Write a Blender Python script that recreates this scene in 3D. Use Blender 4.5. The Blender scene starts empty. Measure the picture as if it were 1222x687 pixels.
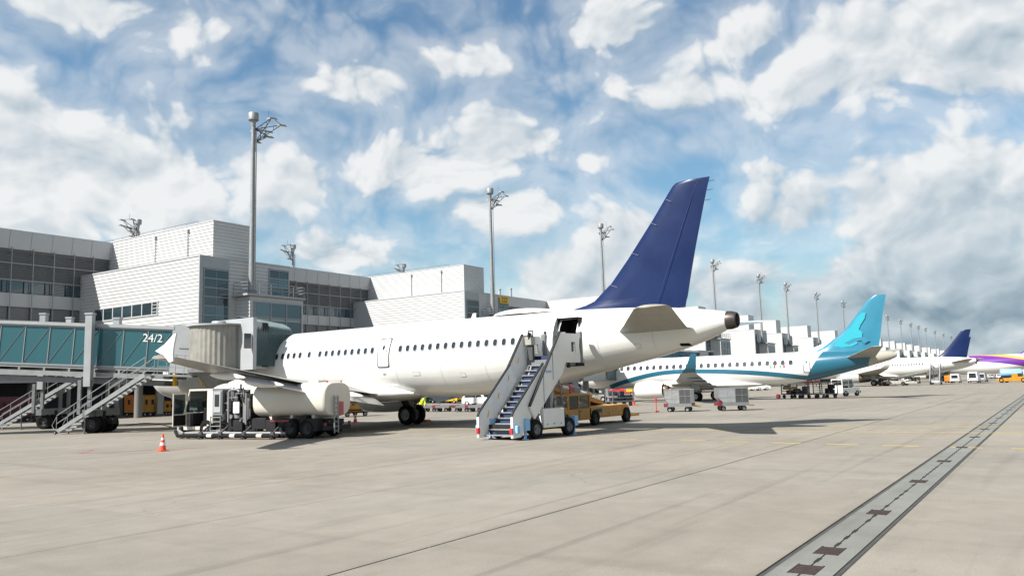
import bpy, bmesh, math, random
import numpy as np
from mathutils import Vector, Matrix
random.seed(7)
R_ = math.radians
scene = bpy.context.scene
C = scene.collection
# ------------------------------------------------------------------ camera
CAM_H = 2.246
F_PX, YAW, PITCH, ROLL = 968.22, 0.98207, 0.119386, -0.02749
PW, PH = 1222.0, 687.0
_fw = Vector((math.sin(YAW)*math.cos(PITCH), math.cos(YAW)*math.cos(PITCH), math.sin(PITCH)))
_r = Vector((math.cos(YAW), -math.sin(YAW), 0)); _u = _r.cross(_fw)
_R = _r*math.cos(ROLL) + _u*math.sin(ROLL); _U = -_r*math.sin(ROLL) + _u*math.cos(ROLL)
CAM = Vector((0, 0, CAM_H))
cd = bpy.data.cameras.new('camera'); co = bpy.data.objects.new('camera', cd); C.objects.link(co)
cd.sensor_width = 36; cd.lens = 36*F_PX/PW; cd.clip_end = 9000; cd.clip_start = .05
co.matrix_world = Matrix(((_R.x, _U.x, -_fw.x, 0), (_R.y, _U.y, -_fw.y, 0), (_R.z, _U.z, -_fw.z, CAM_H), (0, 0, 0, 1)))
scene.camera = co
def ray(x, y): return _fw + _R*((x-PW/2)/F_PX) - _U*((y-PH/2)/F_PX)
def G(x, y, z=0.0):                      # pixel -> point on the plane z
    d = ray(x, y); return CAM + d*((z-CAM_H)/d.z)
def PY(x, y, Y): d = ray(x, y); return CAM + d*(Y/d.y)
def PX(x, y, X): d = ray(x, y); return CAM + d*(X/d.x)
def PD(x, y, D): return CAM + ray(x, y)*D   # at depth D along the optical axis
# ------------------------------------------------------------------ sun, exposure
SUN_EL, SUN_AZ_VEC = R_(43), Vector((-math.cos(R_(25)), math.sin(R_(25))))   # horizontal direction towards the sun
sd = bpy.data.lights.new('sun', 'SUN'); so = bpy.data.objects.new('sun', sd); C.objects.link(so)
sd.energy = 5.0; sd.angle = R_(.53); sd.color = (1, .955, .88)
_sv = Vector((SUN_AZ_VEC.x*math.cos(SUN_EL), SUN_AZ_VEC.y*math.cos(SUN_EL), math.sin(SUN_EL)))
so.rotation_euler = _sv.to_track_quat('Z', 'Y').to_euler()
so.location = (-60, 40, 80)
vs = scene.view_settings
vs.view_transform = 'Standard'; vs.look = 'None'; vs.gamma = 1; vs.use_curve_mapping = False; vs.exposure = 0.95
# ------------------------------------------------------------------ world: Nishita sky with a layer of cumulus
w = bpy.data.worlds.new('World'); scene.world = w; w.use_nodes = True
w.cycles.sampling_method = 'MANUAL'; w.cycles.sample_map_resolution = 256
nt = w.node_tree; nt.nodes.clear()
def N(t, **k):
    n = nt.nodes.new(t)
    for a, b in k.items(): setattr(n, a, b)
    return n
def LK(a, b): nt.links.new(a, b)
def M(op, a, b=None, c=None, clamp=False):
    n = N('ShaderNodeMath', operation=op, use_clamp=clamp)
    for i, v in enumerate((a, b, c)):
        if v is None: continue
        if isinstance(v, (int, float)): n.inputs[i].default_value = v
        else: LK(v, n.inputs[i])
    return n.outputs[0]
def SS(v, a, b):
    n = N('ShaderNodeMapRange', interpolation_type='SMOOTHSTEP'); LK(v, n.inputs[0])
    n.inputs[1].default_value = a; n.inputs[2].default_value = b; return n.outputs[0]
sky = N('ShaderNodeTexSky', sky_type='NISHITA', sun_disc=False)
sky.sun_elevation = SUN_EL; sky.sun_rotation = math.atan2(SUN_AZ_VEC.x, SUN_AZ_VEC.y)
sky.air_density = 1.15; sky.dust_density = .5; sky.ozone_density = 1.0
tc = N('ShaderNodeTexCoord'); sx = N('ShaderNodeSeparateXYZ'); LK(tc.outputs['Generated'], sx.inputs[0])
az = M('ARCTAN2', sx.outputs[0], sx.outputs[1]); el = M('ARCSINE', sx.outputs[2])
cv = N('ShaderNodeCombineXYZ'); LK(az, cv.inputs[0]); LK(M('MULTIPLY', el, 1.25), cv.inputs[1])
def noise(scale, detail, rough, off=(0, 0, 0), dist=0.0):
    mp = N('ShaderNodeVectorMath', operation='ADD'); LK(cv.outputs[0], mp.inputs[0]); mp.inputs[1].default_value = off
    n = N('ShaderNodeTexNoise', noise_dimensions='2D'); LK(mp.outputs[0], n.inputs['Vector'])
    n.inputs['Scale'].default_value = scale; n.inputs['Detail'].default_value = detail
    n.inputs['Roughness'].default_value = rough; n.inputs['Distortion'].default_value = dist
    return n.outputs['Fac']
# cloud masses: picture direction, half sizes, weight
BL = [(90, 12, 190, 42, .75), (230, 30, 80, 30, .5), (60, 150, 150, 60, .8), (150, 205, 260, 80, 1.15), (330, 215, 120, 45, .9), (60, 265, 160, 40, .8),
      (450, 100, 75, 32, .75), (540, 75, 110, 32, .75), (620, 45, 50, 18, .5), (720, 35, 95, 50, .75), (690, 95, 60, 30, .5), (620, 170, 150, 58, 1.2), (470, 200, 130, 45, .9), (700, 190, 75, 42, .9), (630, 245, 110, 34, .85),
      (745, 285, 75, 60, 1.0), (690, 335, 130, 48, 1.1), (510, 325, 60, 20, .5), (390, 305, 100, 36, .85),
      (830, 110, 110, 42, .7), (870, 55, 90, 50, .6), (830, 175, 70, 22, .6), (1080, 50, 190, 85, 1.3), (1220, 70, 140, 85, 1.2), (930, 100, 80, 40, .7), (960, 260, 130, 70, 1.1), (1110, 250, 150, 95, 1.4), (1240, 230, 130, 95, 1.4),
      (910, 205, 70, 14, .5), (900, 330, 150, 60, .9), (1080, 345, 260, 80, 1.3), (1260, 350, 200, 90, 1.3)]
dens = None
def azel(x, y):
    d = ray(x, y).normalized(); return math.atan2(d.x, d.y), math.asin(d.z)
for (bx, by, rx, ry, wt) in BL:
    a0, e0 = azel(bx, by)
    u = M('MULTIPLY', M('SUBTRACT', az, a0), F_PX/rx*.95); v = M('MULTIPLY', M('SUBTRACT', el, e0), F_PX/ry*.97)
    q = M('SUBTRACT', 1.0, M('SQRT', M('ADD', M('MULTIPLY', u, u), M('MULTIPLY', v, v))))
    q = M('MULTIPLY', M('MAXIMUM', q, -.55), wt)
    dens = q if dens is None else M('SMOOTH_MAX', dens, q, .25)
# beyond the picture the same kind of broken cumulus goes on
a0, e0 = azel(611, 200)
outm = M('MAXIMUM', SS(M('ABSOLUTE', M('SUBTRACT', az, a0)), .62, .85), SS(el, .42, .6))
dens = M('MAXIMUM', dens, M('SUBTRACT', M('MULTIPLY', outm, M('MULTIPLY', SS(noise(2.2, 3, .5, (9, 3, 1)), .35, .7), 1.3)), .4))
def billow(scale, off):
    mp = N('ShaderNodeVectorMath', operation='ADD'); LK(cv.outputs[0], mp.inputs[0]); mp.inputs[1].default_value = off
    wn = N('ShaderNodeTexNoise', noise_dimensions='2D'); LK(mp.outputs[0], wn.inputs['Vector']); wn.inputs['Scale'].default_value = scale*.6; wn.inputs['Detail'].default_value = 4
    wv = N('ShaderNodeVectorMath', operation='MULTIPLY_ADD'); LK(wn.outputs['Color'], wv.inputs[0]); wv.inputs[1].default_value = (.16, .16, .16); LK(mp.outputs[0], wv.inputs[2])
    n = N('ShaderNodeTexVoronoi', feature='F1', voronoi_dimensions='2D'); LK(wv.outputs[0], n.inputs['Vector'])
    n.inputs['Scale'].default_value = scale; n.inputs['Detail'].default_value = 3; n.inputs['Roughness'].default_value = .5; n.inputs['Lacunarity'].default_value = 2.1
    return n.outputs['Distance']
o1, o2 = (3.1, 1.7, .4), (3.1-.010, 1.7+.022, .4)
n1 = noise(5.5, 9, .57, o1, 0); n2 = noise(5.5, 7, .55, o2, 0)
v1 = billow(8.0, o1); v2 = billow(8.0, o2)
nb = noise(2.2, 3, .5, (5.2, .3, 2.2))
def density(n_, v_):
    q = M('ADD', dens, M('MULTIPLY', M('SUBTRACT', n_, .5), 1.0)); q = M('ADD', q, M('MULTIPLY', M('SUBTRACT', nb, .5), .45))
    return M('ADD', q, M('MULTIPLY', M('SUBTRACT', .60, v_), 1.0))
dd = density(n1, v1); d2 = density(n2, v2)
core = SS(dd, -.16, .36); veil = M('MULTIPLY', SS(dd, -.80, .10), .46)       # bright heaps inside thin milky veils
mask = M('MULTIPLY', M('MAXIMUM', core, veil), .95)
low = M('SUBTRACT', 1.0, SS(el, .015, .15)); mask = M('MAXIMUM', mask, M('MULTIPLY', low, .94))   # far deck closing the horizon
rel = M('MULTIPLY', M('SUBTRACT', dd, d2), .75)
thick = SS(dd, .30, 1.35)
lowr = M('MULTIPLY', SS(az, a0-.02, a0+.40), M('SUBTRACT', 1.0, SS(el, .07, .22)))
lit = M('ADD', M('SUBTRACT', M('ADD', .86, rel), M('MULTIPLY', thick, .20)), M('MULTIPLY', lowr, -.40))
lit = M('ADD', lit, M('MULTIPLY', low, -.12), clamp=True)
cr = N('ShaderNodeValToRGB'); LK(lit, cr.inputs[0])
e = cr.color_ramp.elements
e[0].position = 0; e[0].color = (.22, .31, .39, 1); e[1].position = 1; e[1].color = (.90, .91, .91, 1)
m_ = e.new(.5); m_.color = (.53, .61, .67, 1)
CLOUD_GAIN = .515
cg = N('ShaderNodeVectorMath', operation='SCALE'); LK(cr.outputs[0], cg.inputs[0]); cg.inputs['Scale'].default_value = CLOUD_GAIN
SKY_STRENGTH = .070
bs = N('ShaderNodeVectorMath', operation='SCALE'); LK(cg.outputs[0], bs.inputs[0]); bs.inputs['Scale'].default_value = 1/SKY_STRENGTH
mx = N('ShaderNodeMix', data_type='RGBA'); LK(mask, mx.inputs[0])
tn = N('ShaderNodeVectorMath', operation='MULTIPLY'); LK(sky.outputs[0], tn.inputs[0]); tn.inputs[1].default_value = (.70, .90, .96); LK(tn.outputs[0], mx.inputs[6]); LK(bs.outputs[0], mx.inputs[7])
bg = N('ShaderNodeBackground'); LK(mx.outputs[2], bg.inputs[0]); bg.inputs[1].default_value = SKY_STRENGTH
wo = N('ShaderNodeOutputWorld'); LK(bg.outputs[0], wo.inputs[0])
# ------------------------------------------------------------------ materials
MATS = {}
def mat(name, col=(.5, .5, .5), rough=.5, metal=0.0, var=0.0, vscale=2.0, bump=0.0, bscale=30.0, spec=.5, alpha=1.0, coat=0.0, emit=None, streak=None, rnd=0.0):
    """principled with optional colour mottling, vertical streaks of dirt and fine relief"""
    m = bpy.data.materials.new(name); m.use_nodes = True; t = m.node_tree
    b = t.nodes['Principled BSDF']
    b.inputs['Base Color'].default_value = (*col, 1); b.inputs['Roughness'].default_value = rough
    b.inputs['Metallic'].default_value = metal; b.inputs['Specular IOR Level'].default_value = spec
    b.inputs['Alpha'].default_value = alpha; b.inputs['Coat Weight'].default_value = coat
    if emit: b.inputs['Emission Color'].default_value = (*emit, 1); b.inputs['Emission Strength'].default_value = 1
    if var or bump or rnd or streak:
        tx = t.nodes.new('ShaderNodeTexCoord')
        last = None
        def mul(fac_socket, lo, hi):
            nonlocal last
            mr = t.nodes.new('ShaderNodeMapRange'); t.links.new(fac_socket, mr.inputs[0])
            mr.inputs[1].default_value = .3; mr.inputs[2].default_value = .7; mr.inputs[3].default_value = lo; mr.inputs[4].default_value = hi
            s = t.nodes.new('ShaderNodeVectorMath'); s.operation = 'SCALE'
            if last is None: s.inputs[0].default_value = col
            else: t.links.new(last, s.inputs[0])
            t.links.new(mr.outputs[0], s.inputs['Scale']); last = s.outputs[0]
        if var:
            n = t.nodes.new('ShaderNodeTexNoise'); t.links.new(tx.outputs['Object'], n.inputs['Vector'])
            n.inputs['Scale'].default_value = vscale; n.inputs['Detail'].default_value = 6; n.inputs['Roughness'].default_value = .6
            mul(n.outputs['Fac'], 1-var, 1+var*.6)
            rr = t.nodes.new('ShaderNodeMapRange'); t.links.new(n.outputs['Fac'], rr.inputs[0])
            rr.inputs[3].default_value = max(.02, rough-.12); rr.inputs[4].default_value = min(1, rough+.12); t.links.new(rr.outputs[0], b.inputs['Roughness'])
        if streak:
            mp = t.nodes.new('ShaderNodeMapping'); t.links.new(tx.outputs['Object'], mp.inputs[0]); mp.inputs['Scale'].default_value = streak[1]
            n = t.nodes.new('ShaderNodeTexNoise'); t.links.new(mp.outputs[0], n.inputs['Vector']); n.inputs['Scale'].default_value = 1; n.inputs['Detail'].default_value = 5
            mul(n.outputs['Fac'], 1-streak[0], 1+streak[0]*.3)
        if rnd:
            oi = t.nodes.new('ShaderNodeObjectInfo'); mul(oi.outputs['Random'], 1-rnd, 1+rnd)
        if last is not None: t.links.new(last, b.inputs['Base Color'])
        if bump:
            n = t.nodes.new('ShaderNodeTexNoise'); t.links.new(tx.outputs['Object'], n.inputs['Vector']); n.inputs['Scale'].default_value = bscale; n.inputs['Detail'].default_value = 5
            bp = t.nodes.new('ShaderNodeBump'); bp.inputs['Strength'].default_value = bump; bp.inputs['Distance'].default_value = .02
            t.links.new(n.outputs['Fac'], bp.inputs['Height']); t.links.new(bp.outputs[0], b.inputs['Normal'])
    MATS[name] = m; return m
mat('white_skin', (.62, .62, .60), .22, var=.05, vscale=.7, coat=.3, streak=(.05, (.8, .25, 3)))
mat('white_paint', (.68, .68, .66), .35, var=.07, vscale=1.5)
mat('dirty_shaded_white', (.31, .30, .265), .45, var=.16, vscale=1.6, streak=(.15, (3, 3, .5)))  # grimy white, darkened further to stand in for shade under the tailplane
mat('wing_grey', (.24, .235, .22), .35, var=.10, vscale=1.0, streak=(.15, (.4, 3, 3)))
mat('cream_paint', (.55, .52, .46), .32, var=.06, vscale=1.1, coat=.2)
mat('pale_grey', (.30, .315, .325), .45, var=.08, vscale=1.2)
mat('mid_grey', (.15, .158, .165), .5, var=.12, vscale=2)
mat('dark_grey', (.055, .058, .062), .6, spec=.25, var=.2, vscale=3)
mat('charcoal', (.018, .018, .02), .65, spec=.2, var=.25, vscale=4)
mat('black', (.008, .008, .009), .75, spec=.15)
mat('rubber', (.013, .013, .013), .85, spec=.12, var=.3, vscale=6, bump=.2, bscale=40)
mat('steel', (.48, .49, .50), .38, .85, var=.12, vscale=3)
mat('galvanised', (.235, .245, .25), .55, .3, var=.14, vscale=2.2)
mat('dull_steel', (.18, .185, .19), .55, .5, var=.2, vscale=3)
mat('aluminium', (.50, .51, .52), .34, .8, var=.1, vscale=5, bump=.25, bscale=9)
mat('burnt_metal', (.20, .14, .09), .4, .8, var=.35, vscale=3)
mat('apu_metal', (.07, .06, .055), .4, .6, var=.3, vscale=3)
mat('tail_blue', (.0028, .0125, .062), .36, var=.16, vscale=.5, spec=.25)
mat('navy', (.010, .018, .10), .35)
mat('sky_teal', (.026, .165, .255), .25, var=.05, vscale=.5, coat=.3)
mat('deep_teal', (.012, .098, .155), .28, var=.05, vscale=.5, coat=.3)
mat('turquoise', (.022, .30, .375), .25, coat=.3)
mat('purple', (.105, .022, .22), .3, coat=.2)
mat('magenta', (.42, .02, .16), .3)
mat('gold', (.72, .42, .06), .35)
mat('yellow', (.42, .19, .008), .45, var=.18, vscale=2.2, streak=(.2, (4, 4, .6)))
mat('bright_yellow', (.62, .38, .012), .4)
mat('orange', (.50, .15, .012), .5, var=.16, vscale=1.8)
mat('cone_orange', (.75, .07, .025), .5, var=.1, vscale=5)
mat('red', (.48, .02, .02), .4)
mat('faded_red', (.40, .09, .09), .6, var=.3, vscale=9)
mat('maroon', (.075, .008, .014), .55, var=.2, vscale=1)
mat('dark_red', (.16, .015, .025), .5, var=.2, vscale=1)
mat('green', (.02, .35, .09), .4)
mat('dark_green', (.01, .09, .05), .5)
mat('hi_vis', (.62, .80, .03), .7)
mat('trouser', (.015, .02, .05), .8)
mat('skin_tone', (.48, .27, .18), .6)
mat('window_dark', (.016, .02, .026), .08, spec=.7)
mat('glass_blue', (.045, .085, .11), .06, spec=.9, rnd=.3)
mat('glass_dark', (.016, .030, .036), .05, spec=.9, rnd=.3)
mat('glass_green', (.03, .07, .07), .06, spec=.9, rnd=.35)
mat('louvre', (.13, .135, .14), .5, var=.1, vscale=2)
mat('frame_alu', (.24, .255, .265), .4, .4)
mat('cladding', (.44, .445, .44), .45, var=.04, vscale=.5, streak=(.06, (1.2, 1.2, .12)))
mat('fascia', (.38, .39, .405), .4, var=.05, vscale=.4)
mat('concrete_wall', (.15, .15, .147), .8, var=.15, vscale=.5)
mat('tread_blue', (.014, .03, .085), .6, var=.2, vscale=8)
mat('light_blue', (.22, .42, .66), .4)
mat('sealant', (.05, .048, .045), .85, var=.3, vscale=3)
mat('grate_iron', (.040, .024, .019), .75, .3, var=.35, vscale=9)
mat('lamp_glass', (.75, .77, .78), .2, .2)
mat('curtain', (.25, .24, .215), .5, .25, var=.2, vscale=1.4)
mat('bellows', (.09, .13, .135), .55, var=.18, vscale=2.5)
mat('bag', (.02, .022, .03), .7, rnd=.6)
mat('cardboard', (.42, .27, .14), .8, rnd=.3)
mat('yellow_line', (.50, .345, .055), .75, var=.15, vscale=3)
mat('ground_red', (.40, .07, .05), .8, var=.4, vscale=1.5)
mat('stain', (.16, .15, .14), .8, var=.2, vscale=3)

def shaded(name, col, mixcol):
    """tinted glazing that lets part of the light through"""
    m = bpy.data.materials.new(name); m.use_nodes = True; t = m.node_tree; t.nodes.clear()
    o = t.nodes.new('ShaderNodeOutputMaterial'); mx = t.nodes.new('ShaderNodeMixShader'); mx.inputs[0].default_value = mixcol[3]
    p = t.nodes.new('ShaderNodeBsdfPrincipled'); p.inputs['Base Color'].default_value = (*col, 1); p.inputs['Roughness'].default_value = .08; p.inputs['Specular IOR Level'].default_value = .8
    tr = t.nodes.new('ShaderNodeBsdfTransparent'); tr.inputs[0].default_value = (*mixcol[:3], 1)
    t.links.new(tr.outputs[0], mx.inputs[1]); t.links.new(p.outputs[0], mx.inputs[2]); t.links.new(mx.outputs[0], o.inputs[0])
    MATS[name] = m
shaded('tunnel_glass', (.050, .160, .190), (.42, .74, .78, .50))
shaded('clear_glass', (.03, .04, .045), (.75, .82, .82, .45))

def concrete(name, base, tint):
    m = bpy.data.materials.new(name); m.use_nodes = True; t = m.node_tree; b = t.nodes['Principled BSDF']
    ge = t.nodes.new('ShaderNodeNewGeometry'); pos = ge.outputs['Position']
    def nz(scale, det, rough, sc=(1, 1, 1), dist=0):
        mp = t.nodes.new('ShaderNodeMapping'); t.links.new(pos, mp.inputs[0]); mp.inputs['Scale'].default_value = sc
        n = t.nodes.new('ShaderNodeTexNoise'); t.links.new(mp.outputs[0], n.inputs['Vector'])
        n.inputs['Scale'].default_value = scale; n.inputs['Detail'].default_value = det; n.inputs['Roughness'].default_value = rough; n.inputs['Distortion'].default_value = dist
        return n.outputs['Fac']
    def mr(s, a, b_, lo, hi):
        r = t.nodes.new('ShaderNodeMapRange'); t.links.new(s, r.inputs[0])
        for i, v in enumerate((a, b_, lo, hi)): r.inputs[i+1].default_value = v
        return r.outputs[0]
    def mm(a, b_):
        k = t.nodes.new('ShaderNodeMath'); k.operation = 'MULTIPLY'; t.links.new(a, k.inputs[0]); t.links.new(b_, k.inputs[1]); return k.outputs[0]
    f = mr(nz(.16, 6, .6, dist=.6), .3, .7, .86, 1.08)                       # broad weathering
    f = mm(f, mr(nz(1.3, 7, .65), .3, .7, .89, 1.07))
    f = mm(f, mr(nz(38, 3, .6), .25, .75, .84, 1.12))                          # aggregate
    f = mm(f, mr(nz(1, 5, .55, (.09, 1.1, 1)), .55, .75, 1, .80))              # wheel wear along the taxi direction
    f = mm(f, mr(nz(1, 4, .5, (.9, .05, 1)), .58, .78, 1, .84))
    f = mm(f, mr(nz(.55, 8, .72, dist=1.2), .65, .74, 1, .68))                 # oil and rubber spots
    f = mm(f, mr(nz(1, 3, .45, (.035, 2.6, 1), .3), .60, .70, 1, .82))          # narrow tyre tracks
    f = mm(f, mr(nz(7, 6, .7), .60, .78, 1, .78))                                # pitting and grit
    def cracks(scale, wid, depth):
        wv = t.nodes.new('ShaderNodeVectorMath'); wv.operation = 'MULTIPLY_ADD'; nn = t.nodes.new('ShaderNodeTexNoise'); t.links.new(pos, nn.inputs['Vector']); nn.inputs['Scale'].default_value = .8; nn.inputs['Detail'].default_value = 6
        t.links.new(nn.outputs['Color'], wv.inputs[0]); wv.inputs[1].default_value = (1.6, 1.6, 0); t.links.new(pos, wv.inputs[2])
        vo = t.nodes.new('ShaderNodeTexVoronoi'); vo.feature = 'DISTANCE_TO_EDGE'; vo.voronoi_dimensions = '2D'; t.links.new(wv.outputs[0], vo.inputs['Vector']); vo.inputs['Scale'].default_value = scale
        e1 = mr(vo.outputs['Distance'], 0, wid, 1, 0); e2 = mr(nz(.12, 3, .5, (1.0, 1.3, 1)), .56, .62, 0, 1)
        k = mm(e1, e2); return mr(k, 0, 1, 1, depth)
    f = mm(f, cracks(.11, .0022, .45))
    oi = t.nodes.new('ShaderNodeObjectInfo'); f = mm(f, mr(oi.outputs['Random'], 0, 1, .955, 1.035))
    s = t.nodes.new('ShaderNodeVectorMath'); s.operation = 'SCALE'
    mixc = t.nodes.new('ShaderNodeMix'); mixc.data_type = 'RGBA'; mixc.inputs[6].default_value = (*base, 1); mixc.inputs[7].default_value = (*tint, 1)
    t.links.new(mr(nz(.07, 4, .5), .35, .65, 0, 1), mixc.inputs[0]); t.links.new(mixc.outputs[2], s.inputs[0]); t.links.new(f, s.inputs['Scale'])
    t.links.new(s.outputs[0], b.inputs['Base Color']); b.inputs['Roughness'].default_value = .88; b.inputs['Specular IOR Level'].default_value = .25
    bp = t.nodes.new('ShaderNodeBump'); bp.inputs['Strength'].default_value = .35; bp.inputs['Distance'].default_value = .006
    t.links.new(nz(60, 5, .6), bp.inputs['Height']); t.links.new(bp.outputs[0], b.inputs['Normal'])
    MATS[name] = m
concrete('concrete', (.232, .209, .174), (.216, .201, .175))
concrete('channel_concrete', (.190, .192, .175), (.160, .165, .153))
# ------------------------------------------------------------------ mesh helpers
class MB:
    def __init__(s): s.v = []; s.f = []; s.m = []
    def add(s, vs, fs, mi=0):
        o = len(s.v); s.v += [tuple(v) for v in vs]; s.f += [tuple(i+o for i in f) for f in fs]; s.m += [mi]*len(fs); return s
    def box(s, x0, x1, y0, y1, z0, z1, mi=0):
        if x0 > x1: x0, x1 = x1, x0
        if y0 > y1: y0, y1 = y1, y0
        if z0 > z1: z0, z1 = z1, z0
        vs = [(x0, y0, z0), (x1, y0, z0), (x1, y1, z0), (x0, y1, z0), (x0, y0, z1), (x1, y0, z1), (x1, y1, z1), (x0, y1, z1)]
        return s.add(vs, [(0, 3, 2, 1), (4, 5, 6, 7), (0, 1, 5, 4), (1, 2, 6, 5), (2, 3, 7, 6), (3, 0, 4, 7)], mi)
    def beam(s, p0, p1, wd, ht, mi=0, up=(0, 0, 1)):
        p0, p1 = Vector(p0), Vector(p1); d = (p1-p0).normalized(); up = Vector(up)
        sd_ = d.cross(up)
        if sd_.length < 1e-4: sd_ = d.cross(Vector((0, 1, 0)))
        sd_.normalize(); u = sd_.cross(d); a, b = sd_*wd/2, u*ht/2
        vs = [p-a-b if k == 0 else p+a-b if k == 1 else p+a+b if k == 2 else p-a+b for p in (p0, p1) for k in range(4)]
        return s.add(vs, [(3, 2, 1, 0), (4, 5, 6, 7), (0, 1, 5, 4), (1, 2, 6, 5), (2, 3, 7, 6), (3, 0, 4, 7)], mi)
    def cyl(s, p0, p1, r0, r1=None, n=12, mi=0, caps=True):
        p0, p1 = Vector(p0), Vector(p1); r1 = r0 if r1 is None else r1
        d = (p1-p0).normalized(); a = d.orthogonal().normalized(); b = d.cross(a)
        vs = []
        for p, r in ((p0, r0), (p1, r1)):
            vs += [p + a*(r*math.cos(2*math.pi*k/n)) + b*(r*math.sin(2*math.pi*k/n)) for k in range(n)]
        fs = [(k, (k+1) % n, n+(k+1) % n, n+k) for k in range(n)]
        if caps: fs += [tuple(range(n-1, -1, -1)), tuple(range(n, 2*n))]
        return s.add(vs, fs, mi)
    def tube(s, pts, r, n=8, mi=0):
        for a, b in zip(pts[:-1], pts[1:]): s.cyl(a, b, r, n=n, mi=mi)
        return s
    def loft(s, rings, closed=True, cap0=True, cap1=True, mi=0):
        n = len(rings[0]); vs = [p for r in rings for p in r]; fs = []
        for i in range(len(rings)-1):
            for k in range(n if closed else n-1):
                k2 = (k+1) % n; fs.append((i*n+k, i*n+k2, (i+1)*n+k2, (i+1)*n+k))
        if cap0: fs.append(tuple(range(n-1, -1, -1)))
        if cap1: fs.append(tuple(range((len(rings)-1)*n, len(rings)*n)))
        return s.add(vs, fs, mi)
    def lathe(s, prof, o=(0, 0, 0), ax=(0, 0, 1), n=20, mi=0, caps=False):
        ax = Vector(ax).normalized(); a = ax.orthogonal().normalized(); b = ax.cross(a); o = Vector(o)
        rings = [[o + ax*h + a*(r*math.cos(2*math.pi*k/n)) + b*(r*math.sin(2*math.pi*k/n)) for k in range(n)] for r, h in prof]
        return s.loft(rings, True, caps, caps, mi)
    def prism(s, poly, fn, mi=0):
        """poly: 2-D outline; fn(u, v, side) -> 3-D for side 0 / 1"""
        n = len(poly); vs = [fn(u, v, 0) for u, v in poly] + [fn(u, v, 1) for u, v in poly]
        fs = [tuple(range(n-1, -1, -1)), tuple(range(n, 2*n))] + [(k, (k+1) % n, n+(k+1) % n, n+k) for k in range(n)]
        return s.add(vs, fs, mi)
    def xprism(s, poly, y0, y1, mi=0): return s.prism(poly, lambda u, v, t: (u, y0 if t == 0 else y1, v), mi)
    def yprism(s, poly, x0, x1, mi=0): return s.prism(poly, lambda u, v, t: (x0 if t == 0 else x1, u, v), mi)
    def build(s, name, mats, parent=None, smooth=False, bevel=0, kind=None, label=None, loc=None, rz=0, fixn=True, flat_angle=None):
        me = bpy.data.meshes.new(name); me.from_pydata(s.v, [], s.f)
        if isinstance(mats, str): mats = [mats]
        for m in mats: me.materials.append(MATS[m])
        me.polygons.foreach_set('material_index', s.m)
        if fixn:
            bm = bmesh.new(); bm.from_mesh(me); bmesh.ops.recalc_face_normals(bm, faces=bm.faces); bm.to_mesh(me); bm.free()
        if smooth:
            me.polygons.foreach_set('use_smooth', [True]*len(me.polygons))
            me.set_sharp_from_angle(angle=R_(smooth if smooth is not True else 35))
        me.update()
        o = bpy.data.objects.new(name, me); C.objects.link(o)
        if parent: o.parent = parent
        if loc: o.location = loc
        if rz: o.rotation_euler.z = rz
        if bevel:
            bv = o.modifiers.new('bevel', 'BEVEL'); bv.width = bevel; bv.segments = 2; bv.limit_method = 'ANGLE'; bv.angle_limit = R_(40)
        if kind: o['kind'] = kind
        if label: o['label'] = label
        return o
def tag(o, label, cat, group=None):
    o['label'] = label; o['category'] = cat
    if group: o['group'] = group
    return o
def thing(name, label, cat, loc=(0, 0, 0), rz=0.0, group=None):
    o = bpy.data.objects.new(name, None); C.objects.link(o); o.empty_display_size = .3
    o.location = loc; o.rotation_euler = (0, 0, rz); return tag(o, label, cat, group)
def struct(o): o['kind'] = 'structure'; return o
def copy_tree(o, parent=None):
    c = o.copy(); C.objects.link(c)
    if parent: c.parent = parent; c.matrix_parent_inverse = o.matrix_parent_inverse
    for ch in list(o.children): copy_tree(ch, c)
    return c
def inst(src, name, parent, loc, rz=0, rot=None, scale=None):
    o = bpy.data.objects.new(name, src); C.objects.link(o); o.parent = parent; o.location = loc
    o.rotation_euler = rot if rot else (0, 0, rz)
    if scale: o.scale = scale
    return o
def text_part(name, body, size, mname, parent, mtx, depth=.004):
    cu = bpy.data.curves.new(name, 'FONT'); cu.body = body; cu.size = size; cu.extrude = depth; cu.align_x = 'CENTER'; cu.align_y = 'CENTER'
    tmp = bpy.data.objects.new('tmp', cu); C.objects.link(tmp)
    bpy.context.view_layer.update()
    me = bpy.data.meshes.new_from_object(tmp.evaluated_get(bpy.context.evaluated_depsgraph_get()))
    bpy.data.objects.remove(tmp); me.materials.clear(); me.materials.append(MATS[mname])
    o = bpy.data.objects.new(name, me); C.objects.link(o); o.parent = parent; o.matrix_local = mtx; return o
_wheel = {}
def wheel(parent, loc, r, wd, axis='x', name='wheel', rim='steel'):
    """tyre with shoulder and tread plus dished rim as sub-part; axle along local x"""
    key = (round(r, 3), round(wd, 3), rim)
    if key not in _wheel:
        t = MB(); h = wd/2
        t.lathe([(r*.58, -h*.9), (r*.80, -h), (r*.95, -h*.86), (r, -h*.5), (r, h*.5), (r*.95, h*.86), (r*.80, h), (r*.58, h*.9), (r*.58, -h*.9)], ax=(1, 0, 0), n=22)
        ot = t.build('tyre', 'rubber', smooth=30)
        q = MB(); q.lathe([(.0001, -h*.35), (r*.16, -h*.62), (r*.18, -h*.3), (r*.5, -h*.3), (r*.585, -h*.86), (r*.585, h*.86), (r*.5, h*.3), (r*.18, h*.3), (r*.16, h*.62), (.0001, h*.35)], ax=(1, 0, 0), n=18)
        oq = q.build('rim', rim, smooth=30)
        _wheel[key] = (ot.data, oq.data); bpy.data.objects.remove(ot); bpy.data.objects.remove(oq)
    a, b = _wheel[key]
    o = inst(a, name, parent, loc, R_(90) if axis == 'y' else 0)
    inst(b, 'rim', o, (0, 0, 0)); return o
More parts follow.
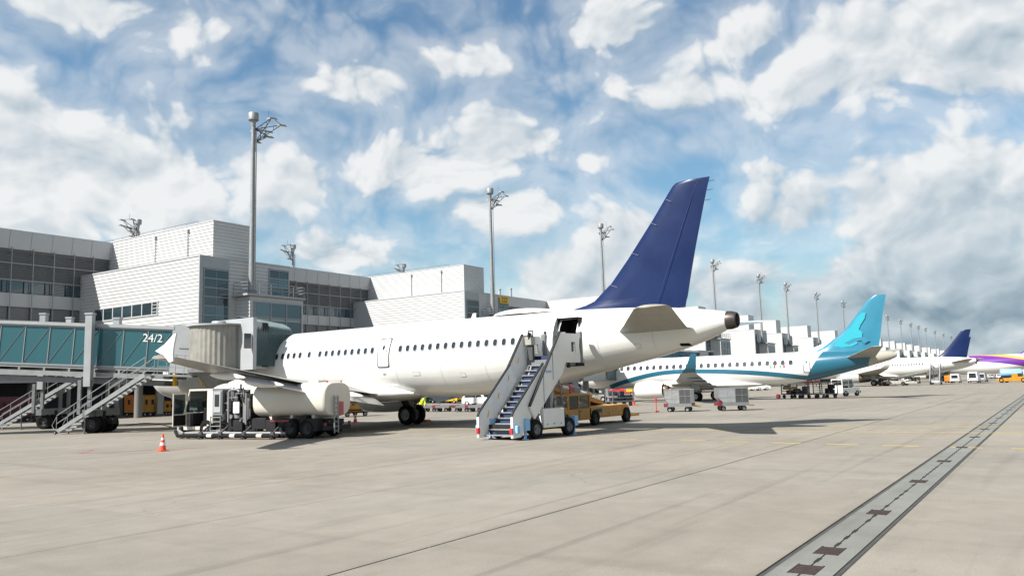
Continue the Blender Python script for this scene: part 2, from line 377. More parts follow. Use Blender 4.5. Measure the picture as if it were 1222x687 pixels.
def wheel1(parent, loc, r, wd, axis='x', name='wheel', rim='pale_grey'):
    """the same wheel as one mesh, for bogies that are parts already"""
    key = ('one', round(r, 3), round(wd, 3), rim)
    if key not in _wheel:
        t = MB(); h = wd/2
        t.lathe([(r*.58, -h*.9), (r*.80, -h), (r*.95, -h*.86), (r, -h*.5), (r, h*.5), (r*.95, h*.86), (r*.80, h), (r*.58, h*.9), (r*.58, -h*.9)], ax=(1, 0, 0), n=20)
        t.lathe([(.0001, -h*.35), (r*.16, -h*.62), (r*.18, -h*.3), (r*.5, -h*.3), (r*.585, -h*.86), (r*.585, h*.86), (r*.5, h*.3), (r*.18, h*.3), (r*.16, h*.62), (.0001, h*.35)], ax=(1, 0, 0), n=14, mi=1)
        ot = t.build('wheel', ['rubber', rim], smooth=30); _wheel[key] = ot.data; bpy.data.objects.remove(ot)
    return inst(_wheel[key], name, parent, loc, R_(90) if axis == 'y' else 0)
# ================================================================== GROUND
b = MB(); b.add([(-700, -1500, 0), (3500, -1500, 0), (3500, 1500, 0), (-700, 1500, 0)], [(0, 1, 2, 3)])
ground = struct(b.build('ground', 'concrete', loc=(0, 0, -.024)))
CH0, CH1, CHC = 2.30, 3.09, 2.695            # drainage channel, along X
SL = 5.13; Y_MAIN = 7.66; X_J = 9.2
cells = []
ys = [Y_MAIN + SL*k for k in range(-3, 14)]
def row_edges(k):
    y0, y1 = Y_MAIN+SL*k, Y_MAIN+SL*(k+1)
    return y0, y1
fwd2 = Vector((_fw.x, _fw.y)).normalized()
for k in range(-4, 13):
    y0, y1 = row_edges(k)
    spans = [(y0, y1)]
    if y0 < CH0 < y1 or y0 < CH1 < y1:
        spans = [(y0, min(y1, CH0)), (max(y0, CH1), y1)]
        spans = [(a, c) for a, c in spans if c-a > .3]
    elif y0 >= CH0 and y1 <= CH1: spans = []
    for j in range(-3, 24):
        x0 = X_J + SL*j; x1 = x0+SL
        for (a, c) in spans:
            vis = 0
            for qx in (x0, (x0+x1)/2, x1):
                for qy in (a, (a+c)/2, c):
                    d = Vector((qx, qy, 0))-CAM; z = d.dot(_fw)
                    if z > .5 and abs(d.dot(_R)/z*F_PX) < 640 and d.dot(_U)/z*F_PX > -370: vis = 1
            if vis: cells.append((((x0+x1)/2)**2+((a+c)/2)**2, x0, x1, a, c))
cells.sort(); cells = cells[:285]
seal = MB(); slab_me = {}
for (_, x0, x1, a, c) in cells:
    seal.add([(x0, a, 0), (x1, a, 0), (x1, c, 0), (x0, c, 0)], [(0, 1, 2, 3)])
    ga = .020 if abs(a-Y_MAIN) < .01 else .009; gc = .020 if abs(c-Y_MAIN) < .01 else .009
    if abs(a-CH1) < .01 or abs(a-CH0) < .01: ga = .03
    if abs(c-CH0) < .01: gc = .03
    key = (round(c-a, 3), ga, gc)
    if key not in slab_me:
        m = MB(); X0, X1, Y0_, Y1_ = .009, SL-.009, ga, (c-a)-gc; e_ = .002
        m.loft([[(X0, Y0_, -.014), (X1, Y0_, -.014), (X1, Y1_, -.014), (X0, Y1_, -.014)], [(X0, Y0_, -e_), (X1, Y0_, -e_), (X1, Y1_, -e_), (X0, Y1_, -e_)],
                [(X0+e_, Y0_+e_, 0), (X1-e_, Y0_+e_, 0), (X1-e_, Y1_-e_, 0), (X0+e_, Y1_-e_, 0)]], cap0=False)
        o = m.build('concrete_slab', 'concrete'); slab_me[key] = o.data; bpy.data.objects.remove(o)
    inst(slab_me[key], 'concrete_slab', ground, (x0, a, .024))
seal.build('joint_sealant', 'sealant', ground, loc=(0, 0, .024-.016))
# drainage channel: precast trough lids, edge joints, centre slot, cast grates
chan = struct(MB().box(4, 420, CH0+.0, CH1-.0, -.02, -.012).build('drainage_channel', 'sealant'))
lid = {}
def lidmesh(L):
    m = MB()
    for (p, q) in ((CH0+.055, CHC-.012), (CHC+.012, CH1-.055)):
        m.box(.006, L-.006, p, q, -.012, .001)
    return m
o = lidmesh(4.6).build('channel_lid', 'channel_concrete'); lid_me = o.data; bpy.data.objects.remove(o)
for k in range(0, 34): inst(lid_me, 'channel_lid', chan, (5.55+4.6*k, 0, 0))
m = MB()
x = 5.6
while x < 120:
    m.box(x, x+.26, CHC-.026, CHC+.026, -.011, .0035); x += .55 if random.random() < .8 else 1.0
m.build('slot', 'charcoal', chan)
gm = MB()
for i in range(5):
    gm.box(-.25+i*.10, -.25+i*.10+.075, -.14, .14, -.01, .006)
gm.box(-.26, .26, -.155, -.135, -.01, .007); gm.box(-.26, .26, .135, .155, -.01, .007); gm.box(-.26, .24, -.02, .02, -.01, .0055)
o = gm.build('grate', 'grate_iron'); gme = o.data; bpy.data.objects.remove(o)
for gx in [10.12, 11.31, 14.78, 19.32, 23.93] + [28.5+4.6*k for k in range(14)]: inst(gme, 'grate', chan, (gx, CHC, .0))
struct(MB().box(100, 420, CH0+.055, CH1-.055, -.012, -.002).build('drainage_strip', 'channel_concrete'))
# painted lines
def paint(name, quads, mname, lab=None):
    m = MB()
    for (p, q, wd) in quads:
        p, q = Vector((*p, 0)), Vector((*q, 0)); d = (q-p).normalized(); n = Vector((-d.y, d.x, 0))*wd/2
        m.add([p-n, q-n, q+n, p+n], [(0, 1, 2, 3)])
    return struct(m.build(name, mname, loc=(0, 0, .004)))
dl = []
for (p, q) in [((29.66, 12.25), (29.62, 11.24)), ((29.32, 10.42), (29.28, 9.48)), ((29.10, 8.59), (29.02, 7.63)), ((28.92, 6.75), (28.82, 5.72)), ((28.72, 4.96), (28.63, 3.89)), ((28.5, 3.0), (28.38, 2.13)), ((28.33, 1.39), (28.25, .3))]:
    dl.append((p, q, .17))
for k in range(1, 16): dl.append(((29.66+.13*k, 12.25+1.9*k), (29.66+.13*k, 12.25+1.9*k+1.0), .14))
paint('yellow_dashes', dl, 'yellow_line')
paint('yellow_line', [((39.5, 16), (39.4, -3), .16), ((35.1, 30), (35.6, -3), .16), ((34.6, 56), (35.0, 30), .16)], 'yellow_line')
paint('red_line', [((17.9, 33.2), (21.6, 30.2), .12), ((17.9, 33.2), (19.4, 34.8), .10)], 'ground_red')
# ================================================================== TERMINAL
Y0, YB = 68.0, 89.5
ZL, ZU = 15.48, 19.75
def courses(m, pts, z0, z1, h=.30, proud=.06, mi=0):
    """lapped horizontal cladding boards round an open plan polyline (outside on the right hand side)"""
    n = int(round((z1-z0)/h)); h = (z1-z0)/n
    pts = [Vector((*p, 0)) for p in pts]; nor = []
    for i in range(len(pts)):
        ns = []
        for a, b_ in ((i-1, i), (i, i+1)):
            if a >= 0 and b_ < len(pts):
                d = (pts[b_]-pts[a]).normalized(); ns.append(Vector((d.y, -d.x, 0)))
        nn = sum(ns, Vector()); nn = nn/max(.3, nn.length_squared)*len(ns) if len(ns) > 1 else nn
        nor.append(nn if len(ns) == 1 else nn)
    for k in range(n):
        zb, zt = z0+k*h, z0+(k+1)*h
        for i in range(len(pts)-1):
            a, b_ = pts[i], pts[i+1]; na, nb_ = nor[i], nor[i+1]
            up = Vector((0, 0, 1))
            m.add([a+na*proud+up*zb, b_+nb_*proud+up*zb, b_+nb_*.004+up*zt, a+na*.004+up*zt, a+up*zb, b_+up*zb], [(0, 1, 2, 3), (4, 5, 1, 0)], mi)
    return m
def block(X, label, near=2, wdt=11.0, W=31.0, zlow=6.2):
    """one white clad gate block: lower volume to ZL, set-back upper volume to ZU, mast terrace in front"""
    t = thing('terminal_block', label, 'building', (X, Y0, 0), group='white clad gate blocks of the terminal')
    D = YB-Y0+3
    h = .36 if near > 0 else .6
    cm = MB()
    courses(cm, [(0, D), (0, 0), (wdt, 0)], zlow, ZL, h)
    cm.box(.02, wdt, .02, D, zlow, ZL-.02)
    cm.build('lower_wall', 'cladding', t, kind='stuff')
    um = MB(); ux, uy, uw = 3.25, 2.5, 4.9
    courses(um, [(ux, D), (ux, uy), (ux+uw, uy)], ZL+.12, ZU, h)
    um.box(ux+.02, ux+uw, uy+.02, D, ZL+.12, ZU-.02)
    um.build('upper_wall', 'cladding', t, kind='stuff')
    c = MB(); c.box(-.08, wdt+.05, -.08, D, ZL, ZL+.14); c.build('coping', 'fascia', t)
    c = MB(); c.box(ux-.06, ux+uw+.05, uy-.06, D, ZU, ZU+.12); c.build('roof_edge', 'fascia', t)
    if near > 1:
        for yy in (6.6, 12.4):
            MB().cyl((ux-.14, yy, ZL+.2), (ux-.14, yy, ZU-.5), .05, n=8).box(ux-.26, ux-.03, yy-.12, yy+.12, ZU-.65, ZU-.35).build('downpipe', 'pale_grey', t)
        r = MB(); r.tube([(ux+.3, uy+3, ZU+.45), (ux+.3, D-1, ZU+.45)], .025, 6)
        for k in range(9): r.cyl((ux+.3, uy+3+k*2, ZU+.1), (ux+.3, uy+3+k*2, ZU+.45), .02, n=6)
        r.build('roof_rail', 'dull_steel', t)
    # window strip in the side wall
    y_a, y_b, z_a, z_b = 6.7, 18.3, 10.35, 11.55
    if near > 0:
        fr = MB()
        fr.box(-.12, .05, y_a-.12, y_b+.12, z_b, z_b+.12); fr.box(-.12, .05, y_a-.12, y_b+.12, z_a-.12, z_a)
        n = 6; st = (y_b-y_a-.9)/n; edges = [y_a, y_a+.9]+[y_a+.9+st*(k+1) for k in range(n)]
        for e_ in edges: fr.box(-.115, .05, e_-.07, e_+.07, z_a, z_b)
        fr.build('window_frame', 'fascia', t)
        for k in range(len(edges)-1):
            p = MB(); p.box(-.085, .03, edges[k]+.07, edges[k+1]-.07, z_a, z_b)
            if k == 0:
                for q in range(3): p.box(-.105, -.08, edges[0]+.07, edges[1]-.07, z_a+.2+q*.36, z_a+.26+q*.36, 1)
            p.build('window', ['glass_dark', 'fascia'], t)
    # two glazed strips in the apron front
    for (xa, xb, za, zb, n) in ((.45, 3.15, 8.0, 14.3, 7), (8.3, 10.75, 12.3, 15.0, 3)) if near > 0 else ((.45, 3.15, 8.0, 14.3, 1), (8.3, 10.75, 12.3, 15.0, 1)):
        fr = MB(); fr.box(xa-.08, xa, -.13, .05, za-.08, zb+.08); fr.box(xb, xb+.08, -.13, .05, za-.08, zb+.08)
        hh = (zb-za)/n
        for k in range(n+1): fr.box(xa, xb, -.125, .05, za+k*hh-.05, za+k*hh+.05)
        fr.box((xa+xb)/2-.02, (xa+xb)/2+.02, -.115, .05, za, zb)
        fr.build('window_frame', 'frame_alu', t)
        for k in range(n):
            for (p0, p1) in ((xa, (xa+xb)/2-.02), ((xa+xb)/2+.02, xb)):
                MB().box(p0, p1, -.09, .04, za+k*hh+.05, za+(k+1)*hh-.05).build('pane', 'glass_blue' if k < n*.4 else 'glass_dark', t)
    # metal corner and panel above the left strip
    MB().box(-.085, .3, -.085, .05, zlow, ZL-.01).box(.3, 3.3, -.08, .05, 14.4, ZL-.01).build('corner_panel', 'pale_grey', t)
    # mast terrace
    tx0, tx1, ty = 4.2, wdt, -2.15; tz = 12.0
    tm = MB(); courses(tm, [(tx0, 0), (tx0, ty), (tx1, ty)], zlow+.3, tz-.25, h); tm.box(tx0+.02, tx1, ty+.02, .0, zlow+.3, tz-.27)
    tm.build('terrace_wall', 'cladding', t, kind='stuff')
    MB().box(tx0-.55, tx1+.1, ty-.3, -.05, tz-.22, tz-.02).build('terrace_deck', 'pale_grey', t)
    if near > 0:
        rl = MB(); corners = [(tx0-.45, -.2), (tx0-.45, ty-.2), (tx1, ty-.2), (tx1, -.2)]
        for (a, b_) in zip(corners[:-1], corners[1:]):
            for zz in (.45, .8, 1.12): rl.cyl((*a, tz+zz), (*b_, tz+zz), .028, n=6)
            L = math.dist(a, b_); n = max(1, int(L/1.3))
            for k in range(n+1):
                f = k/n; rl.cyl((a[0]+(b_[0]-a[0])*f, a[1]+(b_[1]-a[1])*f, tz), (a[0]+(b_[0]-a[0])*f, a[1]+(b_[1]-a[1])*f, tz+1.12), .03, n=6)
        rl.build('railing', 'galvanised', t)
        fr = MB(); xa, xb, za, zb = tx0+.5, tx1-.3, 7.6, 11.2
        for k in range(4): fr.box(xa+(xb-xa)*k/3-.06, xa+(xb-xa)*k/3+.06, ty-.14, ty+.05, za, zb)
        for zz in (za, za+1.8, za+2.1, zb): fr.box(xa-.06, xb+.06, ty-.135, ty+.05, zz-.05, zz+.05)
        fr.build('window_frame', 'frame_alu', t)
        for k in range(3):
            for (p, q) in ((za+.05, za+1.75), (za+2.15, zb-.05)):
                MB().box(xa+(xb-xa)*k/3+.06, xa+(xb-xa)*(k+1)/3-.06, ty-.09, ty+.05, p, q).build('pane', 'glass_blue', t)
    else:
        MB().box(tx0+.5, tx1-.3, ty-.09, ty+.05, 7.6, 11.2).build('pane', 'glass_dark', t)
    # piers that carry the block over the service road
    for (px_, py_) in ((.8, 1.0), (wdt-.8, 1.0), (.8, 11), (wdt-.8, 11)):
        MB().cyl((px_, py_, 0), (px_, py_, zlow), .4, n=14).build('column', 'concrete_wall', t, smooth=True)
    return t
def bay(X0, X1, label, detail):
    """recessed glazed facade between two blocks"""
    t = thing('glazed_facade', label, 'facade', (X0, YB, 0), group='recessed glazed facades of the terminal')
    W = X1-X0; n = max(1, int(round(W/2.13))); st = W/n
    zr0, zr1 = 17.75, 19.72
    m = MB(); m.yprism([(-.62, zr1-.15), (-.62, zr1), (.6, zr1+.05), (.6, zr0), (-.35, zr0)], 0, W); m.build('roof_fascia', 'fascia', t)
    if detail:
        for k in range(n+1):
            j = MB(); j.beam((k*st-.3, -.632, zr1-.1), (k*st-.3, -.365, zr0+.02), .02, .02)
            j.build('fascia_joint', 'mid_grey', t)
    MB().box(0, W, -.18, .6, 11.75, 13.15).build('floor_band', 'fascia', t)
    MB().box(0, W, .02, .5, 13.15, zr0).build('louvre_wall', 'louvre', t)
    MB().box(0, W, .06, .5, 4.6, 11.75).build('inner_wall', 'dark_grey', t)
    MB().box(0, W, -.14, .5, 3.9, 4.6).build('sill_band', 'fascia', t)
    mu = MB()
    for k in range(n+1):
        mu.box(k*st-.035, k*st+.035, -.50, -.42, 4.4, 17.9)
        for zz in (5.5, 8.8, 11.0, 13.3, 15.6, 17.3): mu.box(k*st-.02, k*st+.02, -.38, .03, zz, zz+.05)
        if not detail: continue
    for zz in (14.45, 16.2): mu.box(0, W, -.47, -.40, zz, zz+.09)
    for zz in (5.9, 7.55, 9.2, 10.3): mu.box(0, W, -.46, -.41, zz, zz+.07)
    mu.build('mullion_grid', 'frame_alu', t)
    lv = MB()
    for k in range(13): lv.add([(0, -.08, 14.75+k*.22), (W, -.08, 14.75+k*.22), (W, .03, 14.90+k*.22), (0, .03, 14.90+k*.22)], [(0, 1, 2, 3)])
    lv.build('louvre_slats', 'louvre', t, kind='stuff', fixn=False)
    for k in range(n):
        a, c = k*st+.06, (k+1)*st-.06
        if detail:
            mid = a+(c-a)*.72
            MB().box(a, mid-.12, -.06, .0, 13.22, 14.40).build('window', 'glass_blue', t)
            MB().box(mid, c, -.055, .0, 13.22, 14.40).build('window', 'glass_blue', t)
            MB().box(mid-.12, mid, -.08, .0, 13.2, 14.4).build('window_post', 'charcoal', t)
            for (z0, z1, mt) in ((4.65, 5.85, 'glass_dark'), (5.97, 7.5, 'glass_green'), (7.62, 9.15, 'glass_green'), (9.27, 10.25, 'glass_blue')):
                MB().box(a, c, -.04, .03, z0, z1).build('pane', mt, t)
            MB().box(a, c, -.05, .03, 10.38, 11.72).build('blind_panel', 'louvre', t)
        else:
            MB().box(a, c, -.05, .0, 13.22, 14.40).build('window', 'glass_blue', t)
            MB().box(a, c, -.04, .03, 4.65, 10.2).build('pane', 'glass_green', t)
    return t
MX = [53.0, 95.2, 129.9, 187.3, 223.2, 249.8, 286.8, 328.0, 371.0, 424.7, 464.0, 498.5, 528, 559, 604, 652, 702, 756]
BX = [47.7, 89.85, 143.0, 182.3, 219.8, 246.2, 283.3, 324.5, 367.5, 421, 460.5, 495, 524.5, 556, 600, 648, 698, 752]
ORD = ['', 'first', 'second', 'third', 'fourth', 'fifth', 'sixth', 'seventh', 'eighth', 'ninth', 'tenth', 'eleventh', 'twelfth', 'thirteenth', 'fourteenth', 'fifteenth', 'sixteenth', 'seventeenth', 'eighteenth']
BLAB = ['',
        'white clad gate block above the white airliner with yellow number sign on its front',
        'white clad gate block mostly hidden behind the dark blue tail fin']
BLAB[0] = 'white clad gate block rising right behind the glass passenger bridge'
for i, X in enumerate(BX):
    lab = BLAB[i] if i < 3 else ORD[i-1]+' white clad gate block along from the yellow sign block'
    wd = 11.0 if i < 5 else 9.0
    block(X, lab, 2 if i < 2 else (1 if i < 4 else 0), wd)
edges = [(23.0, BX[0]+3.3)] + [(BX[i]+11.0, BX[i+1]+3.3) for i in range(0, 8)]
for i, (a, c) in enumerate(edges):
    if c-a < 2: continue
    lab = ['recessed glass facade with louvres beside the first white gate block', 'recessed glass facade between the two nearest white gate blocks'][i] if i < 2 else 'recessed glass facade after the '+(['block with the yellow sign', 'first block along from the yellow sign', 'second block along from the yellow sign', 'third block along from the yellow sign', 'fourth block along from the yellow sign', 'fifth block along from the yellow sign', 'sixth block along from the yellow sign'][i-2])
    bay(a, c, lab, i < 2)
# body of the pier behind the facades and its ground storey
b_ = MB(); b_.box(20, 800, YB+.5, YB+34, 5.0, 19.7); tag(b_.build('terminal_pier', 'fascia'), 'long flat roofed pier of the terminal behind the white gate blocks', 'building')
g = thing('ground_storey', 'dark open ground storey under the terminal with white service walls', 'building', (20, YB+1.2, 0))
MB().box(0, 780, 4.0, 4.5, 0, 5.0).build('back_wall', 'dark_grey', g)
MB().box(0, 780, -1.6, 4.0, 4.35, 5.02).build('ceiling', 'dark_grey', g)
for k, (xa, xb) in enumerate([(9, 14), (38.2, 42.2), (46, 60), (78, 90), (104, 118), (130, 150)]):
    w_ = MB(); w_.box(xa, xb, .3, .6, 0, 4.3); w_.build('service_wall', 'cladding' if k else 'pale_grey', g)
    for q in (0.25, .62): MB().box(xa+(xb-xa)*q, xa+(xb-xa)*q+.95, .24, .5, 0.02, 2.3).build('service_door', 'charcoal', g)
for k in range(20): MB().box(4+k*9.5, 4.7+k*9.5, -.9, -.2, 0, 4.35).build('pillar', 'concrete_wall', g)
# gate number sign on the second block
sg = thing('gate_sign', 'yellow gate number sign on the front of the second white block', 'sign', (BX[1]+9.5, Y0-.1, 14.35))
MB().box(-1.15, 1.15, -.16, -.02, 0, 1.05).build('board', 'bright_yellow', sg)
text_part('number', '222', 1.05, 'black', sg, Matrix.Translation((0, -.17, .5)) @ Matrix.Rotation(R_(90), 4, 'X'))
# roof stacks seen between block two and the tail
for q, (sx_, sz) in enumerate([(132.5, 1.5), (136.5, 2.0)]):
    tag(MB().cyl((sx_, YB+2, 19.6), (sx_, YB+2, 19.7+sz), .28, n=12).cyl((sx_, YB+2, 19.7+sz), (sx_, YB+2, 19.9+sz), .36, n=12).build('roof_stack', 'pale_grey', smooth=True),
        ['shorter round steel flue on the terminal roof', 'taller round steel flue on the terminal roof'][q], 'flue', 'flues on the terminal roof')
# ================================================================== LIGHT MASTS
def mast_mesh(side):
    pole = MB(); pole.lathe([(.40, 0), (.40, .05), (.34, .06), (.25, 8), (.185, 17.6)], n=16)
    drum = MB(); drum.lathe([(.20, 17.5), (.24, 17.75), (.30, 18.10), (.50, 18.16), (.53, 18.20), (.53, 18.88), (.50, 18.94), (.0001, 18.95)], n=20)
    base = MB(); base.lathe([(.75, 0), (.75, .12), (.52, .16), (.48, .5), (.0001, .52)], n=16)
    lad = MB(); lad.box(-.03, .03, -.46, -.42, .3, 17.0); lad.box(.10, .14, -.40, -.36, .3, 17.0)
    arms = MB(); lamps = []
    s = side
    root_lo, root_hi = Vector((s*.22, 0, 15.9)), Vector((s*.22, 0, 17.3))
    for (ln, dy, zz) in ((3.05, -.7, 18.35), (1.55, -1.0, 18.65), (2.35, .6, 17.75), (1.0, .9, 17.6), (1.55, -.5, 16.75), (.75, .5, 16.2)):
        e_ = Vector((s*ln, dy, zz)); arms.cyl(root_lo, e_, .042, n=6); arms.cyl(root_hi, e_, .042, n=6)
        for f in (.4, .7): arms.cyl(root_lo.lerp(e_, f), root_hi.lerp(e_, f), .026, n=5)
        lamps.append(e_+Vector((0, 0, -.12)))
    arms.cyl((s*1.0, .9, 17.6), (s*2.35, .6, 17.75), .03, n=5); arms.cyl((s*1.55, -1.0, 18.65), (s*3.05, -.7, 18.35), .03, n=5)
    arms.cyl((s*.25, 0, 14.9), (s*.25, 0, 18.2), .04, n=6)
    arms.cyl((s*1.7, -.3, 18.5), (s*1.7, -.3, 19.6), .018, n=5)
    lm = MB()
    hx = .36
    lm.loft([[(-hx, -.17, .14), (hx, -.17, .14), (hx, .17, .14), (-hx, .17, .14)], [(-hx*1.5, -.30, -.06), (hx*1.5, -.30, -.06), (hx*1.5, .30, -.06), (-hx*1.5, .30, -.06)]])
    lm.add([(-hx*1.4, -.28, -.063), (hx*1.4, -.28, -.063), (hx*1.4, .28, -.063), (-hx*1.4, .28, -.063)], [(3, 2, 1, 0)], 1)
    return pole, drum, base, lad, arms, lm, lamps
def make_mast(loc, label, side, group, z0):
    t = thing('light_mast', label, 'light mast', (loc[0], loc[1], z0), group=group)
    pole, drum, base, lad, arms, lm, lamps = mast_mesh(side)
    pole.build('pole', 'galvanised', t, smooth=True); drum.build('head_drum', 'galvanised', t, smooth=True); base.build('base', 'dull_steel', t, smooth=True)
    lad.build('ladder_rail', 'dull_steel', t); arms.build('arm_frame', 'dark_grey', t)
    me = None
    for e_ in lamps:
        if me is None: o = lm.build('floodlight', ['dull_steel', 'lamp_glass'], t); me = o.data; o.location = e_
        else: o = inst(me, 'floodlight', t, e_)
        o.rotation_euler = (R_(6), R_(-8)*side, 0)
    return t
MZ = 12.0
near_m = make_mast((MX[0], Y0-1.0), 'tall steel floodlight mast on the terrace of the first white gate block', 1, 'floodlight masts along the apron front', MZ)
for i, X in enumerate(MX[1:]):
    c = copy_tree(near_m); c.location = (X, Y0-1.0, MZ)
    if i == 1: MB().cyl((0, 0, -MZ), (0, 0, 0), .46, .40, n=16).build('lower_pole', 'galvanised', c, smooth=True)
    c['label'] = {0: 'steel floodlight mast on the block with the yellow gate sign', 1: 'steel floodlight mast just in front of the blue tail fin edge', 2: 'steel floodlight mast above the dark tail cone of the white airliner'}.get(i, ORD[min(i, 18)]+' steel floodlight mast along from the block with the yellow sign')
bm_ = None
for i, (bx, by) in enumerate([(165, 262), (350, 292), (482, 315)]):
    d = ray(bx, by); k = (30.6-CAM_H)/d.z; P = CAM+d*k
    lab = ['head of a floodlight mast looking over the first white block', 'head of a floodlight mast looking over the glass bay', 'head of a floodlight mast looking over the yellow sign block'][i]
    if bm_ is None: bm_ = make_mast((P.x, P.y), lab, -1, 'floodlight masts beyond the terminal', 30.6-18.95); 
    else:
        c = copy_tree(bm_); c.location = (P.x, P.y, 30.6-18.95); c['label'] = lab
# ================================================================== AIRLINERS
def smooth_interp(xs, ys, x):
    """monotone cubic through the stations"""
    n = len(xs); d = [(ys[i+1]-ys[i])/(xs[i+1]-xs[i]) for i in range(n-1)]
    m = [d[0]]+[0 if d[i-1]*d[i] <= 0 else 2*d[i-1]*d[i]/(d[i-1]+d[i]) for i in range(1, n-1)]+[d[-1]]
    if x <= xs[0]: return ys[0]
    if x >= xs[-1]: return ys[-1]
    i = max(k for k in range(n-1) if xs[k] <= x); h = xs[i+1]-xs[i]; t = (x-xs[i])/h
    return ys[i]*(1+2*t)*(1-t)**2 + m[i]*h*t*(1-t)**2 + ys[i+1]*t*t*(3-2*t) + m[i+1]*h*t*t*(t-1)
class Plane:
    """s runs from the nose backwards; local +Y is forward, -X is port, origin on the ground under the main gear"""
    def __init__(s, name, label, prof, sg, loc, rz, group=None, nring=90, nth=40):
        s.t = thing(name, label, 'airliner', loc, rz, group); s.prof = prof; s.sg = sg; s.nring = nring; s.nth = nth
        s.S = [p[0] for p in prof]; s.L = s.S[-1]
    def sec(s, x):
        zt = smooth_interp(s.S, [p[1] for p in s.prof], x); zb = smooth_interp(s.S, [p[2] for p in s.prof], x); hw = smooth_interp(s.S, [p[3] for p in s.prof], x)
        return (zt+zb)/2, max(.001, (zt-zb)/2), max(.001, hw)
    def P(s, sx, lat, z): return Vector((-lat, s.sg-sx, z))
    def skin(s, sx, z, off=0.0, side=1):
        zc, rz, hw = s.sec(sx); k = max(-1, min(1, (z-zc)/rz)); t = math.asin(k)
        n = Vector((-side*math.cos(t)/hw, 0, math.sin(t)/rz)).normalized()
        return s.P(sx, side*hw*math.cos(t), zc+rz*math.sin(t)) + n*off, n
    def fuselage(s, mats, tail_paint=None, holes=(), s_end=None):
        xs = sorted(set([round(s.L*((i/s.nring) if i > 10 else (i/s.nring)**1.0), 3) for i in range(s.nring+1)] + [.05, .12, .25, .45] + [v for h in holes for v in (h[0], h[1])]))
        ths = [2*math.pi*k/s.nth for k in range(s.nth)]
        for h in holes:
            zc, rz, hw = s.sec((h[0]+h[1])/2)
            for z in (h[2], h[3]): ths.append(math.pi-math.asin((z-zc)/rz))
        ths = sorted(t % (2*math.pi) for t in ths); n = len(ths)
        vs = []
        for x in xs:
            zc, rz, hw = s.sec(x)
            vs += [(hw*math.cos(t), s.sg-x, zc+rz*math.sin(t)) for t in ths]
        m = MB(); fs = []; ms = []
        for i in range(len(xs)-1):
            for k in range(n):
                k2 = (k+1) % n; xm = (xs[i]+xs[i+1])/2; zc, rz, hw = s.sec(xm)
                tm = (ths[k]+(ths[k2] if k2 else ths[k2]+2*math.pi))/2; zm = zc+rz*math.sin(tm)
                if any(h[0] < xm < h[1] and h[2] < zm < h[3] and math.cos(tm) < 0 for h in holes): continue
                fs.append((i*n+k, i*n+k2, (i+1)*n+k2, (i+1)*n+k)); ms.append(tail_paint(xm, zm) if tail_paint else 0)
        m.v = vs; m.f = fs; m.m = ms
        m.f.append(tuple((len(xs)-1)*n+k for k in range(n))); m.m.append(0)
        s.body = m.build('fuselage', mats, s.t, smooth=50)
        return s.body
    def patch(s, name, rows, mname, off=.008, side=1, parent=None, nz=6, smooth=True, label=None):
        """rows: list of (s, z_low, z_high) -> a strip laid on the skin"""
        m = MB(); g = []
        for (x, z0, z1) in rows: g.append([s.skin(x, z0+(z1-z0)*k/nz, off, side)[0] for k in range(nz+1)])
        m.loft(g, closed=False, cap0=False, cap1=False)
        return m.build(name, mname, parent or s.t, smooth=smooth, label=label)
    def rect(s, name, s0, s1, z0, z1, mname, off, parent=None, r=.12, nseg=5, label=None):
        rows = []
        for k in range(nseg*2+1):
            f = k/(nseg*2); x = s0+(s1-s0)*f; e_ = min(x-s0, s1-x); ins = r-math.sqrt(max(0, r*r-(r-min(r, e_))**2)) if e_ < r else 0
            rows.append((x, z0+ins, z1-ins))
        for extra in (s0+r*.15, s0+r*.4, s1-r*.15, s1-r*.4):
            e_ = min(extra-s0, s1-extra); ins = r-math.sqrt(max(0, r*r-(r-min(r, e_))**2)); rows.append((extra, z0+ins, z1-ins))
        rows.sort(); return s.patch(name, rows, mname, off, parent=parent, label=label)
    def door(s, s0, s1, z0, z1, win=True, name='door'):
        d = s.rect(name, s0-.02, s1+.02, z0-.02, z1+.02, 'dark_grey', .014)
        s.rect('door_panel', s0+.05, s1-.05, z0+.05, z1-.05, 'white_skin', .024, d)
        if win: s.rect('door_window', (s0+s1)/2-.10, (s0+s1)/2+.06, z0+.95, z0+1.2, 'window_dark', .032, d, r=.07)
        s.rect('door_handle', s1-.30, s1-.12, z0+.86, z0+.93, 'mid_grey', .032, d, r=.02)
        return d
    def windows(s, ss, z, w=.235, h=.33, mats=('pale_grey', 'window_dark')):
        m = MB(); n = 18
        def ring(a, b_, y): return [(math.copysign(abs(math.cos(t))**.75, math.cos(t))*a, y, math.copysign(abs(math.sin(t))**.75, math.sin(t))*b_) for t in [2*math.pi*k/n for k in range(n)]]
        m.loft([ring(w*.68, h*.64, 0), ring(w*.66, h*.62, .014), ring(w*.54, h*.53, .016), ring(w*.5, h*.5, .002)], cap0=False, cap1=False)
        m.add(ring(w*.51, h*.51, .004), [tuple(range(n))], 1)
        o = m.build('window', list(mats), fixn=False, smooth=50); me = o.data; bpy.data.objects.remove(o)
        for x in ss:
            p, nn = s.skin(x, z, .001)
            o = inst(me, 'window', s.t, p)
            # local +y is outward
            tilt = math.asin(nn.z)
            o.rotation_euler = (Matrix.Rotation(R_(90), 3, 'Z') @ Matrix.Rotation(tilt, 3, 'X')).to_euler()
